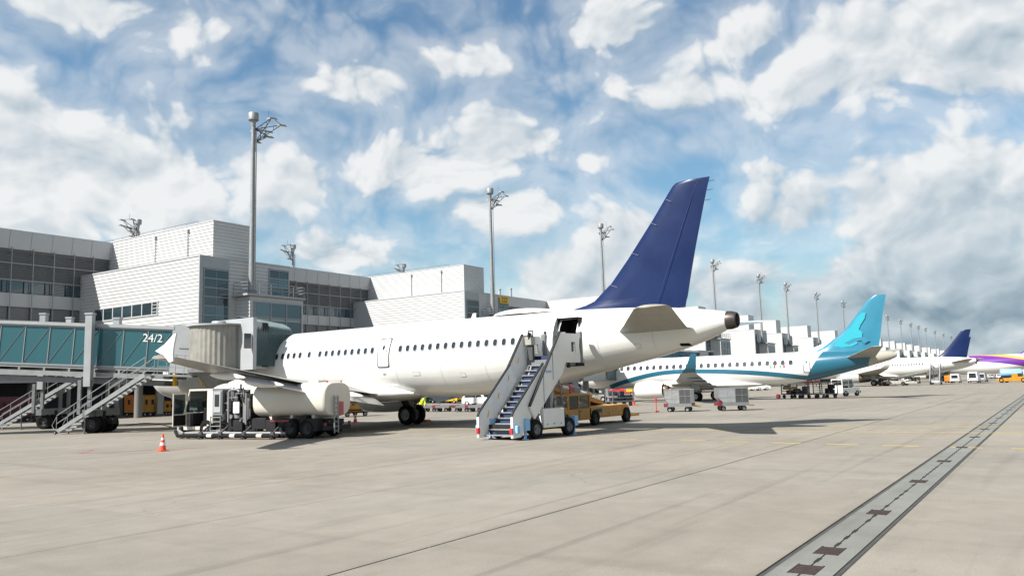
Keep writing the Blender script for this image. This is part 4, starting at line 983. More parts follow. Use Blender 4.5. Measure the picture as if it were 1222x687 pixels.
def steps(parent_name, label, base, top, wd, n, group):
    """open steel service stair with stringers, treads and handrails, wheels at its foot"""
    t = thing(parent_name, label, 'service stair', tuple(base), group=group)
    d = Vector((top.x-base.x, top.y-base.y, 0)); L = d.length; d.normalize(); nrm = Vector((d.y, -d.x, 0))
    if nrm.dot(CAM-base) < 0: nrm = -nrm
    H = top.z
    st = WB()
    for q in (0, 1):
        o = base+nrm*(q*wd)
        st.beam(o+Vector((0, 0, .14)), o+d*L+Vector((0, 0, H)), .05, .24)
    st.build('stringer', 'galvanised', t)
    tr = WB()
    for k in range(n):
        f = (k+.5)/n; c = base+d*(L*f)+Vector((0, 0, H*f+.06)); tr.beam(c+nrm*.03, c+nrm*(wd-.03), .27, .035, up=(0, 0, 1))
    tr.build('treads', 'galvanised', t)
    for q in (0, 1):
        r = WB(); o = base+nrm*(q*wd)
        for hz in (.55, 1.05): r.cyl(o+Vector((0, 0, hz+.1)), o+d*L+Vector((0, 0, H+hz)), .024, n=7)
        for k in range(6):
            f = k/5; c = o+d*(L*f)+Vector((0, 0, H*f)); r.cyl(c+Vector((0, 0, .1)), c+Vector((0, 0, 1.08)), .02, n=6)
        r.cyl(o+Vector((0, 0, .1)), o-d*.35+Vector((0, 0, .55)), .02, n=6); r.cyl(o-d*.35+Vector((0, 0, .55)), o+Vector((0, 0, 1.1)), .02, n=6)
        r.build('handrail', 'galvanised', t)
    for q in (0, 1):
        c = base+nrm*(q*wd+(.09 if q else -.09)); wheel(t, (c.x-base.x, c.y-base.y, .12), .12, .07, 'x')
    f = .28; c = base+d*(L*f); WB().cyl(c+nrm*.5+Vector((0, 0, 0)), c+nrm*.5+Vector((0, 0, H*f)), .05, n=8).box(c.x+nrm.x*.5-.15, c.x+nrm.x*.5+.15, c.y+nrm.y*.5-.15, c.y+nrm.y*.5+.15, 0, .04).build('prop', 'dull_steel', t)
    return t
def bogie(t, c, ex, gap, r, wd, ztop):
    ex = Vector(ex).normalized(); ey = Vector((-ex.y, ex.x, 0)); m = WB()
    m.beam(c+ey*-gap+Vector((0, 0, r)), c+ey*gap+Vector((0, 0, r)), .3, .3); m.beam(c+ex*-.9+Vector((0, 0, r+.15)), c+ex*.9+Vector((0, 0, r+.15)), .5, .35)
    m.beam(c+ex*.9+Vector((0, 0, r+.2)), c+ex*1.5+Vector((0, 0, r+.2)), .4, .5)
    m.cyl(c+Vector((0, 0, r)), c+Vector((0, 0, r+.8)), .28, n=14)
    o = m.build('drive_bogie', 'charcoal', t)
    a = math.atan2(ey.y, ey.x)
    for q in (-gap, -gap*.42, gap*.42, gap):
        wp = c+ey*q+Vector((0, 0, r))-t.location
        k = wheel1(o, wp, r, wd, rim='dark_grey'); k.rotation_euler = (0, 0, a)
    return o
def tunnel(label, D, xe, xs, ytop, ybot, npan, group, number=None, portal_x=None, bogie_x=None, portal_top=374):
    """glazed telescopic tunnel running across the view at depth D; xe is its head end, xs its far end (picture columns)"""
    hd_ = PD(xe, ybot(xe), D); far = PD(xs, ybot(xs), D); top = PD(xe, ytop(xe), D)
    base = Vector((hd_.x, hd_.y, 0)); t = thing('passenger_bridge', label, 'jet bridge', tuple(base), group=group)
    L = (far-hd_).length; F = Frame(hd_, far-hd_); Hh = top.z-hd_.z; W = 2.7
    sgn = 1 if F.ey.dot(_fw) > 0 else -1
    fl = WB(); F.box(fl, 0, L, 0, sgn*W, -.16, 0); F.box(fl, 0, L, -sgn*.05, sgn*.15, -.62, -.34); F.box(fl, 0, L, sgn*(W-.15), sgn*(W+.05), -.62, -.34)
    for k in range(int(L/1.57)+1): F.box(fl, k*1.57, k*1.57+.12, 0, sgn*W, -.5, -.16)
    fl.build('floor_frame', 'galvanised', t)
    lo = WB(); F.box(lo, .4, L, sgn*.3, sgn*(W-.3), -1.05, -.72); lo.build('cable_tray', 'dull_steel', t)
    rf = WB(); F.box(rf, -.1, L, -sgn*.14, sgn*(W+.14), Hh, Hh+.20); rf.build('roof', 'pale_grey', t)
    n = npan; st = L/n; po = WB(); di = WB(); 
    for k in range(n+1): F.box(po, k*st-.025, k*st+.025, -sgn*.04, sgn*.08, 0, Hh)
    F.box(po, 0, L, -sgn*.045, sgn*.08, -.02, .10); F.box(po, 0, L, -sgn*.045, sgn*.08, Hh-.10, Hh+.01)
    po.build('window_post', 'frame_alu', t)
    for k in range(n): di.beam(F(k*st+.05, -sgn*.008, Hh-.12), F((k+1)*st-.05, -sgn*.008, .12), .016, .045, up=F.ey)
    di.build('diagonal_brace', 'frame_alu', t)
    for k in range(n):
        p = WB(); F.box(p, k*st+.03, (k+1)*st-.03, -sgn*.005, sgn*.02, .10, Hh-.10); p.build('pane', 'tunnel_glass', t)
    bk = WB(); F.box(bk, 0, L, sgn*(W-.05), sgn*W, 0, Hh); bk.build('far_wall', 'tunnel_glass', t)
    inn = WB()
    for k in range(0, n, 2): F.box(inn, k*st+.3, k*st+st*1.2, sgn*1.1, sgn*1.6, Hh-.12, Hh-.06)
    inn.build('light_strip', 'fascia', t)
    if number:
        mtx = Matrix((( -F.ex.x, F.ez.x, -sgn*F.ey.x), (-F.ex.y, F.ez.y, -sgn*F.ey.y), (-F.ex.z, F.ez.z, -sgn*F.ey.z))).to_4x4()
        c = F(1.25, -sgn*.04, Hh*.76)-t.location; text_part('gate_number', number, .72, 'white_paint', t, Matrix.Translation(c) @ mtx)
    if portal_x is not None:
        c = PD(portal_x, 460, D-.35); zt = PD(portal_x, portal_top, D-.35).z; e2 = Vector((F.ex.x, F.ex.y, 0)).normalized(); n2 = Vector((F.ey.x, F.ey.y, 0)).normalized()*sgn
        m = WB(); zb_ = 2.9
        for q in (-.3, W+.55):
            o = Vector((c.x, c.y, 0))+n2*q
            m = WB(); m.beam(o+Vector((0, 0, zb_)), o+Vector((0, 0, zt)), .42, .42, up=e2); m.beam(o+Vector((0, 0, zt-.05)), o+Vector((0, 0, zt+.06)), .5, .5, up=e2)
            m.build('lift_column', 'pale_grey', t)
        m = WB()
        for q in (-.3, W+.55):
            o = Vector((c.x, c.y, 0))+n2*q
            for dx in (-.12, .5): m.beam(o+e2*dx+Vector((0, 0, 1.2)), o+e2*dx+Vector((0, 0, zb_+.4)), .18, .2, up=e2)
        a0_ = Vector((c.x, c.y, 1.25)); m.beam(a0_-n2*.5, a0_+n2*(W+.8), .4, .45)
        m.build('leg_frame', 'dull_steel', t)
        bogie(t, Vector((c.x, c.y, 0))+n2*(W/2+.1), e2, 1.15, .55, .42, 1.3)
    return t, F, L, Hh, sgn
yt1 = lambda x: 385.5+.036*x; yb1 = lambda x: 433.5+.036*x
tb, F1, L1, H1, sg1 = tunnel('teal glazed passenger bridge numbered 24/2 leading to the white airliner', 51.0, 203, -150, yt1, yb1, 12, 'passenger bridges at the stand', '24/2', 108)
tb2, F2, L2, H2, sg2 = tunnel('second glazed passenger bridge running behind the bridge numbered 24/2', 60.0, 186, -150, lambda x: 394+.03*x, lambda x: 436.5+.03*x, 11, 'passenger bridges at the stand', None, 52, 396)
# cab, rotating curtain and canopy of the front bridge
cz = F1.o.z-.05
def awld(p): return A.t.location.copy() + Matrix.Rotation(-HD, 3, 'Z') @ p
skin0 = awld(A.skin(14.3, 4.4)[0])
cabc = PD(262, 448, 50.2); cabc = Vector((cabc.x, cabc.y, 0))
m = WB(); F1.box(m, -2.0, .0, -sg1*.12, sg1*2.85, -.2, H1+.32); m.build('cab_wall', 'pale_grey', tb)
m = WB(); F1.box(m, -1.4, -1.32, -sg1*.16, -sg1*.11, H1*.6, H1+.1); F1.box(m, -1.75, -.5, -sg1*.15, -sg1*.11, H1*.55-.05, H1*.55); m.build('cab_trim', 'mid_grey', tb)
m = WB(); N_ = 46; R0 = 1.75
dirc = (Vector((CAM.x, CAM.y, 0))-cabc).normalized(); ang0 = math.atan2(dirc.y, dirc.x)
ring = []
for k in range(N_+1):
    a_ = ang0-R_(112)+R_(224)*k/N_; rr = R0+(.035 if k % 2 else 0); ring.append((rr*math.cos(a_), rr*math.sin(a_)))
ztc = F1.o.z+H1+.12
m.loft([[(cabc.x+x, cabc.y+y, z) for x, y in ring] for z in (cz, ztc)], closed=False, cap0=False, cap1=False); m.build('slat_curtain', 'curtain', tb, fixn=False)
m = WB(); m.lathe([(.001, ztc+.28), (.5, ztc+.25), (.55, ztc+.06), (R0+.2, ztc), (R0+.2, ztc-.1), (.001, ztc-.1)], o=(cabc.x, cabc.y, 0), n=28); m.build('cab_roof', 'pale_grey', tb, smooth=35)
m = WB(); m.lathe([(R0+.12, cz), (R0+.12, cz-.22), (1.3, cz-.4), (.75, cz-1.15), (.001, cz-1.2)], o=(cabc.x, cabc.y, 0), n=28); m.build('cab_floor', 'dull_steel', tb, smooth=35)
# cab front with window, towards the aircraft
cf = WB(); fx0, fx1 = cabc.x+1.15, skin0.x-1.55; fy0, fy1 = skin0.y-1.55, skin0.y+1.7
cf.box(fx0, fx1, fy0, fy1, cz-.1, ztc+.05); cf.box(fx1-.22, fx1+.04, fy0-.12, fy1+.1, cz-.15, ztc+.3); cf.build('cab_front', 'pale_grey', tb)
WB().box(fx1-.75, fx1-.28, fy0-.03, fy0+.05, cz+1.1, cz+2.0).build('cab_window', 'window_dark', tb)
WB().box(fx0-.35, fx0+.05, fy0-.05, fy0+.5, cz, ztc).build('dark_post', 'charcoal', tb)
for q in (0, 1):
    p = F1(-.35-q*1.75, -sg1*.1, 0); WB().box(p.x-.09, p.x+.09, p.y-.09, p.y+.09, cz-1.0, cz-.2).build('hazard_post', 'bright_yellow', tb)
# bellows hood that closes on the fuselage
rings = []; yc = skin0.y
NS = 15; prof_h = []
for k in range(25):
    t_ = k/24
    if t_ < .38: prof_h.append((yc-1.62, cz+.05+2.1*t_/.38))
    elif t_ > .62: prof_h.append((yc+1.62, cz+.05+2.1*(1-t_)/.38))
    else:
        a_ = math.pi*(1-(t_-.38)/.24); prof_h.append((yc+1.62*math.cos(a_), cz+2.15+1.0*math.sin(a_)))
for i in range(NS*2+1):
    f = i/(NS*2); puff = .06 if i % 2 else -.02
    rr = []
    for (y_, z_) in prof_h:
        ys_ = A.t.location.y; sp = awld(A.skin(14.3, max(2.0, min(5.8, z_)), .03)[0]); xe_ = sp.x + (0 if z_ < 5.5 else .0)
        rr.append((fx1+(xe_-fx1)*f, y_+(-puff if y_ < yc else puff), z_+puff*.6-.25*f*max(0, (z_-cz-1.8))))
    rings.append(rr)
m = WB(); m.loft(rings, closed=False, cap0=False, cap1=False); m.build('bellows_hood', 'bellows', tb, fixn=False)
hr = WB(); hr.tube([Vector(p) for p in rings[-1]], .06, 6); hr.build('hood_edge', 'mid_grey', tb)
# service landing with rail
ln = WB(); F1.box(ln, -1.9, .5, -sg1*1.15, -sg1*.12, -.42, -.30); ln.build('landing', 'galvanised', tb)
rl = WB()
for hz in (.45, .85, 1.2): rl.cyl(F1(-1.85, -sg1*1.1, hz-.3), F1(.3, -sg1*1.1, hz-.3), .022, n=6)
for k in range(5): rl.cyl(F1(-1.85+k*.54, -sg1*1.1, -.3), F1(-1.85+k*.54, -sg1*1.1, .9), .022, n=6)
for hz in (.45, .85, 1.2): rl.cyl(F1(-1.85, -sg1*1.1, hz-.3), F1(-1.85, -sg1*.15, hz-.3), .022, n=6)
rl.build('landing_rail', 'galvanised', tb)
tp = F1(.5, -sg1*1.05, -.36); steps('service_stair', 'long grey steel service stair rising to the cab of bridge 24/2', ground_at(80, 51.2), Vector((tp.x, tp.y, tp.z)), .85, 19, 'bridge service stairs')
tp2 = F2(4.2, -sg2*.6, -.3); steps('service_stair', 'grey steel service stair with yellow marked foot under the glass bridge', ground_at(2, 61), Vector((tp2.x, tp2.y, tp2.z)), .85, 19, 'bridge service stairs')
# rear bridge's cab, mostly hidden
m = WB(); F2.box(m, -2.6, 0, -sg2*.1, sg2*2.9, -.3, H2+.3); m.build('cab_wall', 'pale_grey', tb2)
# bridge at the regional jet's stand
def far_bridge(label, xs_, Yv, ztop, zbot, number):
    P0 = PY(xs_[0], 410, Yv); P1 = PY(xs_[1], 410, Yv); t = thing('passenger_bridge', label, 'jet bridge', (P1.x, Yv, 0), group='passenger bridges at the stand')
    L = P1.x-P0.x
    MB().box(-L, 0, 0, 2.8, zbot-.5, zbot).build('floor_frame', 'galvanised', t); MB().box(-L-.2, .2, -.1, 2.9, ztop, ztop+.3).build('roof', 'white_paint', t)
    n = 6
    for k in range(n): MB().box(-L+L*k/n+.05, -L+L*(k+1)/n-.05, .02, .08, zbot, ztop).build('pane', 'tunnel_glass', t)
    po = MB()
    for k in range(n+1): po.box(-L+L*k/n-.05, -L+L*k/n+.05, -.03, .1, zbot, ztop)
    po.build('window_post', 'frame_alu', t); MB().box(-L, 0, 2.7, 2.8, zbot, ztop).build('far_wall', 'tunnel_glass', t)
    text_part('gate_number', number, 1.2, 'white_paint', t, Matrix.Translation((-2.4, -.04, ztop-.9)) @ Matrix.Rotation(R_(90), 4, 'X'))
    MB().box(0, 4.6, -.3, 3.1, zbot-.6, ztop+.4).build('cab_wall', 'pale_grey', t)
    MB().lathe([(2.0, zbot-.3), (2.0, ztop+.1)], o=(6.2, 1.4, 0), n=26).build('slat_curtain', 'dark_grey', t, smooth=True)
    MB().lathe([(2.2, ztop+.1), (2.2, ztop+.4), (.01, ztop+.5)], o=(6.2, 1.4, 0), n=26).build('cab_roof', 'pale_grey', t, smooth=35)
    [MB().cyl((x, 1.4, 0), (x, 1.4, zbot-.45), .35, n=12).build('support_leg', 'galvanised', t, smooth=True) for x in (-L*.4, 3)]
    return t
fb = far_bridge('teal glazed passenger bridge seen over the regional jet cabin', (770, 833), 58, 7.65, 5.1, '202')
t = thing('passenger_bridge', 'grey passenger bridge head closed on the front door of the regional jet', 'jet bridge', (82, 45, 0), group='passenger bridges at the stand')
MB().box(-3.2, 2.2, -1.5, 1.6, 2.5, 5.4).build('cab_wall', 'pale_grey', t, bevel=.05); MB().box(-3.4, 2.4, -1.7, 1.8, 5.4, 5.6).build('cab_roof', 'pale_grey', t)
MB().loft([[(2.2+.25*k+(.06 if k % 2 else 0), y, z) for y, z in ((-1.6, 2.5), (-1.7, 4.6), (-1.2, 5.4), (1.2, 5.4), (1.7, 4.6), (1.6, 2.5))] for k in range(11)], closed=False, cap0=False, cap1=False).build('bellows_hood', 'bellows', t, fixn=False)
MB().box(-1.6, -.4, -1.54, -1.48, 3.5, 4.6).build('cab_window', 'window_dark', t)
MB().box(-12, -3.2, -1.2, 1.4, 2.4, 5.2).build('tunnel', 'mid_grey', t); [MB().cyl((x, 0, 0), (x, 0, 2.6), .35, n=12).build('support_leg', 'dull_steel', t, smooth=True) for x in (-6, 0)]
# ================================================================== MOBILE PASSENGER STAIRS at the rear door
st = thing('passenger_stairs', 'white self-propelled passenger stairs with blue treads at the open rear door', 'passenger stairs', (27.9, 19.62, 0), R_(-5))
WS = .98; X0s, Z0s, X1s, Z1s = .25, .22, 3.55, 3.36; NT = 15
for k in range(NT):
    f = k/(NT-1); x = X0s+(X1s-X0s)*f; z = Z0s+(Z1s-Z0s)*f; dx = (X1s-X0s)/(NT-1)
    m = MB(); m.box(x, x+dx+.10, -WS+.14, WS-.14, z-.035, z); m.box(x-.012, x+.03, -WS+.15, WS-.15, z-.05, z+.004, 1); m.box(x+dx+.06, x+dx+.075, -WS+.16, WS-.16, z, z+.19)
    m.build('tread', ['tread_blue', 'aluminium'], st)
for sg_ in (1, -1):
    y0, y1 = sg_*(WS-.12), sg_*WS
    lo = [(-.10, .10), (-.10, .95), (.02, 1.15), (2.15, 3.14), (2.55, 2.45), (1.0, .72), (.45, .12)]
    m = MB(); m.xprism([(x, z) for x, z in lo], y0, y1); m.build('parapet', 'white_paint', st, bevel=.02)
    up = [(.95, 1.32), (3.28, 4.52), (3.68, 4.55), (3.68, 3.25), (3.35, 2.72), (1.25, .82)]
    m = MB(); m.xprism(up, sg_*(WS+.02), sg_*(WS+.13)); m.build('upper_parapet', 'white_paint', st, bevel=.02)
    r = MB(); r.beam((-.10, sg_*(WS-.06), .98), (.02, sg_*(WS-.06), 1.18), .10, .05); r.beam((.02, sg_*(WS-.06), 1.18), (2.15, sg_*(WS-.06), 3.17), .10, .05); r.beam((.95, sg_*(WS+.075), 1.36), (3.28, sg_*(WS+.075), 4.56), .12, .05)
    r.build('handrail', 'charcoal', st)
    for k in range(4):
        x = .45+k*.72; z = 1.0+k*.76
        if sg_ > 0: MB().add([(x, WS-.124, z-.12), (x+.10, WS-.124, z-.02), (x+.16, WS-.124, z+.24), (x+.06, WS-.124, z+.14)], [(0, 1, 2, 3)]).build('warning_sticker', 'bright_yellow', st)
    MB().box(-.16, -.04, sg_*(WS-.14), sg_*(WS+.0), .28, .52).build('tail_light', 'red', st, bevel=.015)
    MB().box(.0, .20, sg_*(WS-.02), sg_*(WS+.16), .30, .62).build('corner_bumper', 'light_blue', st, bevel=.03)
for (x_, z_) in ((1.9, 2.1), (2.6, 3.05)): MB().box(x_, x_+.02, -WS-.145, -WS-.128, z_-.6, z_+.55).build('panel_joint', 'mid_grey', st)
MB().box(2.1, 2.5, -WS-.142, -WS-.128, 2.75, 2.85).build('maker_plate', 'light_blue', st)
# landing platform
m = MB(); m.box(3.5, 5.0, -WS-.1, WS+.1, 3.22, 3.36); m.box(3.5, 5.0, -WS-.05, WS+.05, 3.08, 3.22); m.build('platform', 'mid_grey', st)
for sg_ in (1, -1):
    m = MB(); y0, y1 = sg_*(WS+.03), sg_*(WS+.12)
    wx0, wx1, wz0, wz1 = 4.10, 4.42, 3.68, 4.12
    m.xprism([(3.66, 3.2), (3.66, 4.5), (wx0, 4.5), (wx0, 3.2)], y0, y1); m.xprism([(wx1, 3.2), (wx1, 4.5), (4.62, 4.5), (4.86, 3.2)], y0, y1)
    m.box(wx0, wx1, min(y0, y1), max(y0, y1), wz1, 4.5); m.box(wx0, wx1, min(y0, y1), max(y0, y1), 3.2, wz0)
    m.build('platform_wall', 'white_paint', st)
    g_ = MB()
    for k in range(5): g_.box(wx0+k*(wx1-wx0)/4-.008, wx0+k*(wx1-wx0)/4+.008, min(y0, y1)+.03, max(y0, y1)-.03, wz0, wz1)
    for k in range(5): g_.box(wx0, wx1, min(y0, y1)+.035, max(y0, y1)-.035, wz0+k*(wz1-wz0)/4-.008, wz0+k*(wz1-wz0)/4+.008)
    g_.build('window_mesh', 'dark_grey', st)
    MB().box(4.80, 4.98, sg_*(WS-.1), sg_*(WS+.16), 3.1, 4.62).build('door_bumper', 'mid_grey', st, bevel=.04)
    MB().box(4.5, 5.02, sg_*(WS-.3), sg_*(WS+.18), 3.04, 3.18).build('platform_hinge', 'charcoal', st)
MB().cyl((3.9, -WS-.12, 3.05), (3.9, -WS-.02, 3.05), .09, n=10).box(3.85, 3.95, -WS-.09, -WS-.02, 3.0, 3.2).build('work_lamp', 'charcoal', st)
m = MB(); m.box(3.30, 3.62, WS-.42, WS-.02, 4.05, 4.42); m.build('control_box', 'dirty_shaded_white', st, bevel=.03)
m = MB(); m.tube([(3.15, WS-.4, 4.30), (3.2, WS-.35, 4.68), (3.62, WS-.3, 4.70), (3.7, WS-.2, 4.4)], .03, 8); m.cyl((3.3, WS-.3, 4.42), (3.3, WS-.3, 4.62), .07, n=10); m.cyl((3.52, WS-.25, 4.42), (3.56, WS-.2, 4.6), .05, n=8); m.build('control_rail', 'charcoal', st)
MB().box(3.40, 3.55, WS-.40, WS-.1, 3.36, 4.05).build('control_post', 'dark_grey', st)
# chassis
m = MB(); m.box(.55, 4.6, -.95, .95, .34, .62); m.box(.5, 4.7, -.5, .5, .3, .5); m.build('chassis', 'charcoal', st)
m = MB(); m.box(1.78, 3.28, -1.18, -.55, .42, 1.22); m.build('side_cabinet', 'white_paint', st, bevel=.03)
MB().box(1.78, 3.28, .55, 1.18, .42, 1.22).build('side_cabinet', 'white_paint', st, bevel=.03)
for k in range(3): MB().cyl((2.0+.5*k, -1.195, .58), (2.0+.5*k, -1.175, .58), .035, n=8).build('latch', 'mid_grey', st)
for x in (1.35, 3.72):
    for sg_ in (1, -1): wheel(st, (x, sg_*1.02, .40), .40, .26, 'y', rim='dull_steel')
for sg_ in (-1, 1):
    MB().box(.62, .90, sg_*.80, sg_*1.10, .38, .86).cyl((.76, sg_*.95, .02), (.76, sg_*.95, .4), .06, n=8).cyl((.76, sg_*.95, .0), (.76, sg_*.95, .04), .14, n=10).build('jack', 'light_blue', st)
    MB().box(4.1, 4.35, sg_*.85, sg_*1.15, .40, .84).cyl((4.22, sg_*1.0, .0), (4.22, sg_*1.0, .4), .06, n=8).cyl((4.22, sg_*1.0, .0), (4.22, sg_*1.0, .04), .14, n=10).build('jack', 'light_blue', st)
m = MB()
for sg_ in (-1, 1):
    m.cyl((2.3, sg_*.6, 1.1), (3.3, sg_*.6, 3.05), .05, n=8); m.cyl((4.2, sg_*.6, .62), (3.55, sg_*.6, 3.1), .04, n=8); m.cyl((3.0, sg_*.6, 1.2), (3.0, sg_*.6, 2.4), .03, n=8); m.cyl((1.5, sg_*.5, .6), (2.6, sg_*.6, 2.3), .035, n=8)
m.build('support_strut', 'dull_steel', st)
MB().cyl((3.2, -.35, 1.0), (3.75, -.35, 3.05), .11, n=12).cyl((3.2, -.35, 1.0), (3.45, -.35, 1.9), .15, n=12).build('lift_cylinder', 'pale_grey', st, smooth=True)
MB().box(.9, 1.7, -.9, -.35, .62, .95).cyl((.9, -.6, .72), (.55, -.6, .72), .05, n=8).build('battery_box', 'dark_grey', st)
# ================================================================== FUEL TRUCK
tr = thing('fuel_truck', 'white refuelling truck with round tank and open cab door under the wing', 'fuel truck', (28.25, 29.2, 0), R_(9))
# local: +y towards the cab, -x is the side with the hose gear
rings = []
for (y, k_) in ((.0, .93), (.04, .97), (.16, 1.0), (4.25, 1.0), (4.37, .97), (4.42, .92)):
    rg = []
    for q in range(36):
        a_ = 2*math.pi*q/36; rg.append((1.08*k_*math.copysign(abs(math.cos(a_))**.62, math.cos(a_)), y, 1.83+.83*k_*math.copysign(abs(math.sin(a_))**.72, math.sin(a_))))
    rings.append(rg)
tk = MB().loft(rings).build('tank', 'cream_paint', tr, smooth=40)
for y in (1.2, 3.2): MB().box(-.35, .35, y-.3, y+.3, 2.62, 2.76).build('tank_hatch', 'cream_paint', tk, bevel=.03)
MB().cyl((-.5, .25, 2.62), (-.5, .25, 2.73), .035, n=8).build('beacon', 'red', tk)
MB().cyl((.6, .25, 2.6), (.6, .25, 2.73), .035, n=8).build('beacon', 'red', tk)
for y in (.9, 2.2, 3.5): MB().box(-.75, .75, y-.08, y+.08, .86, 1.1).build('tank_saddle', 'cream_paint', tr)
MB().box(-.55, .55, .05, 8.3, .62, .88).build('chassis', 'charcoal', tr)
# rear ladder, lamps, sign
m = MB()
for x in (-.42, -.12): m.cyl((x, -.12, .22), (x, -.10, 2.0), .035, n=7)
for k in range(8): m.cyl((-.42, -.11, .32+k*.22), (-.12, -.11, .32+k*.22), .024, n=6)
m.build('ladder', 'galvanised', tr)
MB().box(.10, .42, -.03, .01, 1.05, 1.70).build('rear_sign', 'faded_red', tr)
for x in (-.95, .95): MB().box(x-.07, x+.07, -.02, .06, .60, .74).build('tail_lamp', 'dark_red', tr)
MB().box(-1.05, 1.05, .0, .1, .38, .58).build('rear_bumper', 'charcoal', tr)
m = MB()
for (y0, y1, z0, z1, x0) in ((.35, 1.0, .35, .95, -1.12), (1.1, 1.5, .5, 1.1, -1.0), (1.9, 2.7, .55, .95, -1.12), (2.9, 3.5, .35, .9, -1.1), (3.55, 4.2, .45, 1.0, -1.05), (5.0, 5.6, .38, .9, -1.1), (1.45, 1.95, .30, .9, -.85), (2.6, 3.0, .30, .92, -.95), (4.15, 5.0, .34, .98, -.95), (5.6, 6.25, .34, .85, -.95)): MB().box(x0, x0+.45, y0, y1, z0, z1).build('locker', 'charcoal', tr, bevel=.02)
MB().box(-1.14, -1.1, 2.05, 3.2, .80, .90).build('red_valve_bar', 'dark_red', tr)
for (y, x) in ((1.0, -.98), (1.0, .98), (2.05, -.98), (2.05, .98), (7.35, -1.0), (7.35, 1.0)): wheel(tr, (x, y, .47), .47, .30, 'x', rim='dark_grey')
random.seed(11)
m = MB(); mp_ = MB()
for k in range(70):                  # pump and filter manifold between tank and cab
    y = random.uniform(4.5, 6.35); z = random.uniform(.75, 2.35); x = random.uniform(-1.15, -.7); L = random.uniform(.15, .5); r_ = random.uniform(.02, .06)
    d = random.choice([(0, L, 0), (0, 0, L), (0, 0, L), (L*.5, 0, 0)])
    (m if random.random() < .65 else mp_).cyl((x, y, z), (x+d[0], y+d[1], z+d[2]), r_, n=7)
    if random.random() < .4: (m if random.random() < .5 else mp_).cyl((x-.02, y, z), (x+.06, y, z), r_*2.2, n=10)
m.build('pipework', 'dull_steel', tr, smooth=True, kind='stuff'); mp_.build('valve_fittings', 'dark_grey', tr, smooth=True, kind='stuff')
MB().box(-.95, .95, 4.55, 6.35, .85, 2.2).build('pump_housing', 'charcoal', tr, bevel=.03)
m = MB(); m.lathe([(.30, 0), (.30, .85), (.26, 1.0), (.1, 1.05), (.001, 1.05)], o=(-.78, 4.85, .95), n=16); m.lathe([(.22, 0), (.22, .75), (.1, .85), (.001, .85)], o=(-.85, 5.45, 1.0), n=14); m.build('filter_vessel', 'mid_grey', tr, smooth=40)
MB().box(-1.16, -1.10, 5.15, 5.55, 1.25, 1.80).build('gauge_panel', 'white_paint', tr, bevel=.02)
m = MB(); m.tube([(-1.1, 5.9, .8), (-1.1, 5.9, 2.30), (-1.1, 5.75, 2.42), (-1.1, 5.35, 2.42), (-1.1, 5.2, 2.3)], .055, 10); m.tube([(-1.15, 4.7, .7), (-1.15, 4.7, 2.25)], .05, 8); m.build('riser_pipe', 'galvanised', tr, smooth=True)
# grey console cabinet and access steps
m = MB(); m.box(-1.12, .9, 6.3, 6.95, 1.15, 2.42); m.build('console_cabinet', 'mid_grey', tr, bevel=.02)
m = MB(); m.box(-1.16, -1.11, 6.38, 6.86, 1.30, 2.35); m.build('cabinet_door', 'pale_grey', tr, bevel=.01); MB().box(-1.18, -1.155, 6.48, 6.76, 1.6, 2.2).build('cabinet_window', 'window_dark', tr)
m = MB()
for k in range(4): m.box(-1.25+.02*k, -.95, 6.3, 6.95, .38+k*.22, .42+k*.22)
m.box(-1.25, -1.2, 6.28, 6.31, .36, 1.12); m.box(-1.25, -1.2, 6.94, 6.97, .36, 1.12); m.build('access_step', 'galvanised', tr)
# low cab, open on the near side
cab_poly = [(6.98, .55), (6.98, 2.45), (8.55, 2.45), (8.82, 2.30), (8.98, 1.35), (8.98, .55)]
m = MB(); m.yprism(cab_poly, 1.02, 1.10); m.box(-1.10, 1.10, 6.98, 8.6, 2.40, 2.50); m.box(-1.1, 1.1, 6.96, 7.35, .6, 2.40); m.box(-1.1, 1.1, 8.88, 8.98, .5, 1.3); m.box(-1.1, 1.1, 7.3, 8.98, .42, .60)
m.beam((-1.07, 8.55, 2.45), (-1.07, 8.92, 1.32), .07, .07); m.beam((1.05, 8.55, 2.45), (1.05, 8.92, 1.32), .07, .07)
m.build('cab', 'cream_paint', tr, bevel=.025)
MB().box(-1.0, 1.0, 8.60, 8.625, 1.32, 2.4).build('windscreen', 'clear_glass', tr)
MB().box(-.95, .95, 7.38, 7.75, .62, 1.55).box(-.3, .95, 7.75, 8.1, .62, .95).build('seat', 'black', tr, bevel=.05)
MB().box(-.95, .95, 8.45, 8.85, .62, 1.25).build('dashboard', 'charcoal', tr, bevel=.04)
MB().lathe([(.19, 0), (.21, .02), (.19, .04)], o=(-.5, 8.3, 1.3), ax=(0, .5, .85), n=18).build('steering_wheel', 'black', tr)
m = MB(); hp = Vector((-1.12, 8.72, 0))
m.box(-2.0, -1.15, 8.72, 8.77, .62, 1.25); m.box(-2.0, -1.94, 8.72, 8.77, 1.25, 2.28); m.box(-1.2, -1.14, 8.72, 8.77, 1.25, 2.28); m.box(-2.0, -1.14, 8.72, 8.77, 2.24, 2.30)
dr = m.build('cab_door', 'cream_paint', tr, bevel=.015); MB().box(-1.94, -1.2, 8.735, 8.755, 1.25, 2.24).build('door_glass', 'clear_glass', dr)
MB().box(-1.95, -1.2, 8.705, 8.72, .68, 1.2).build('door_lining', 'black', dr)
MB().box(-1.2, 1.2, 8.98, 9.1, .32, .62).build('front_bumper', 'charcoal', tr, bevel=.03)
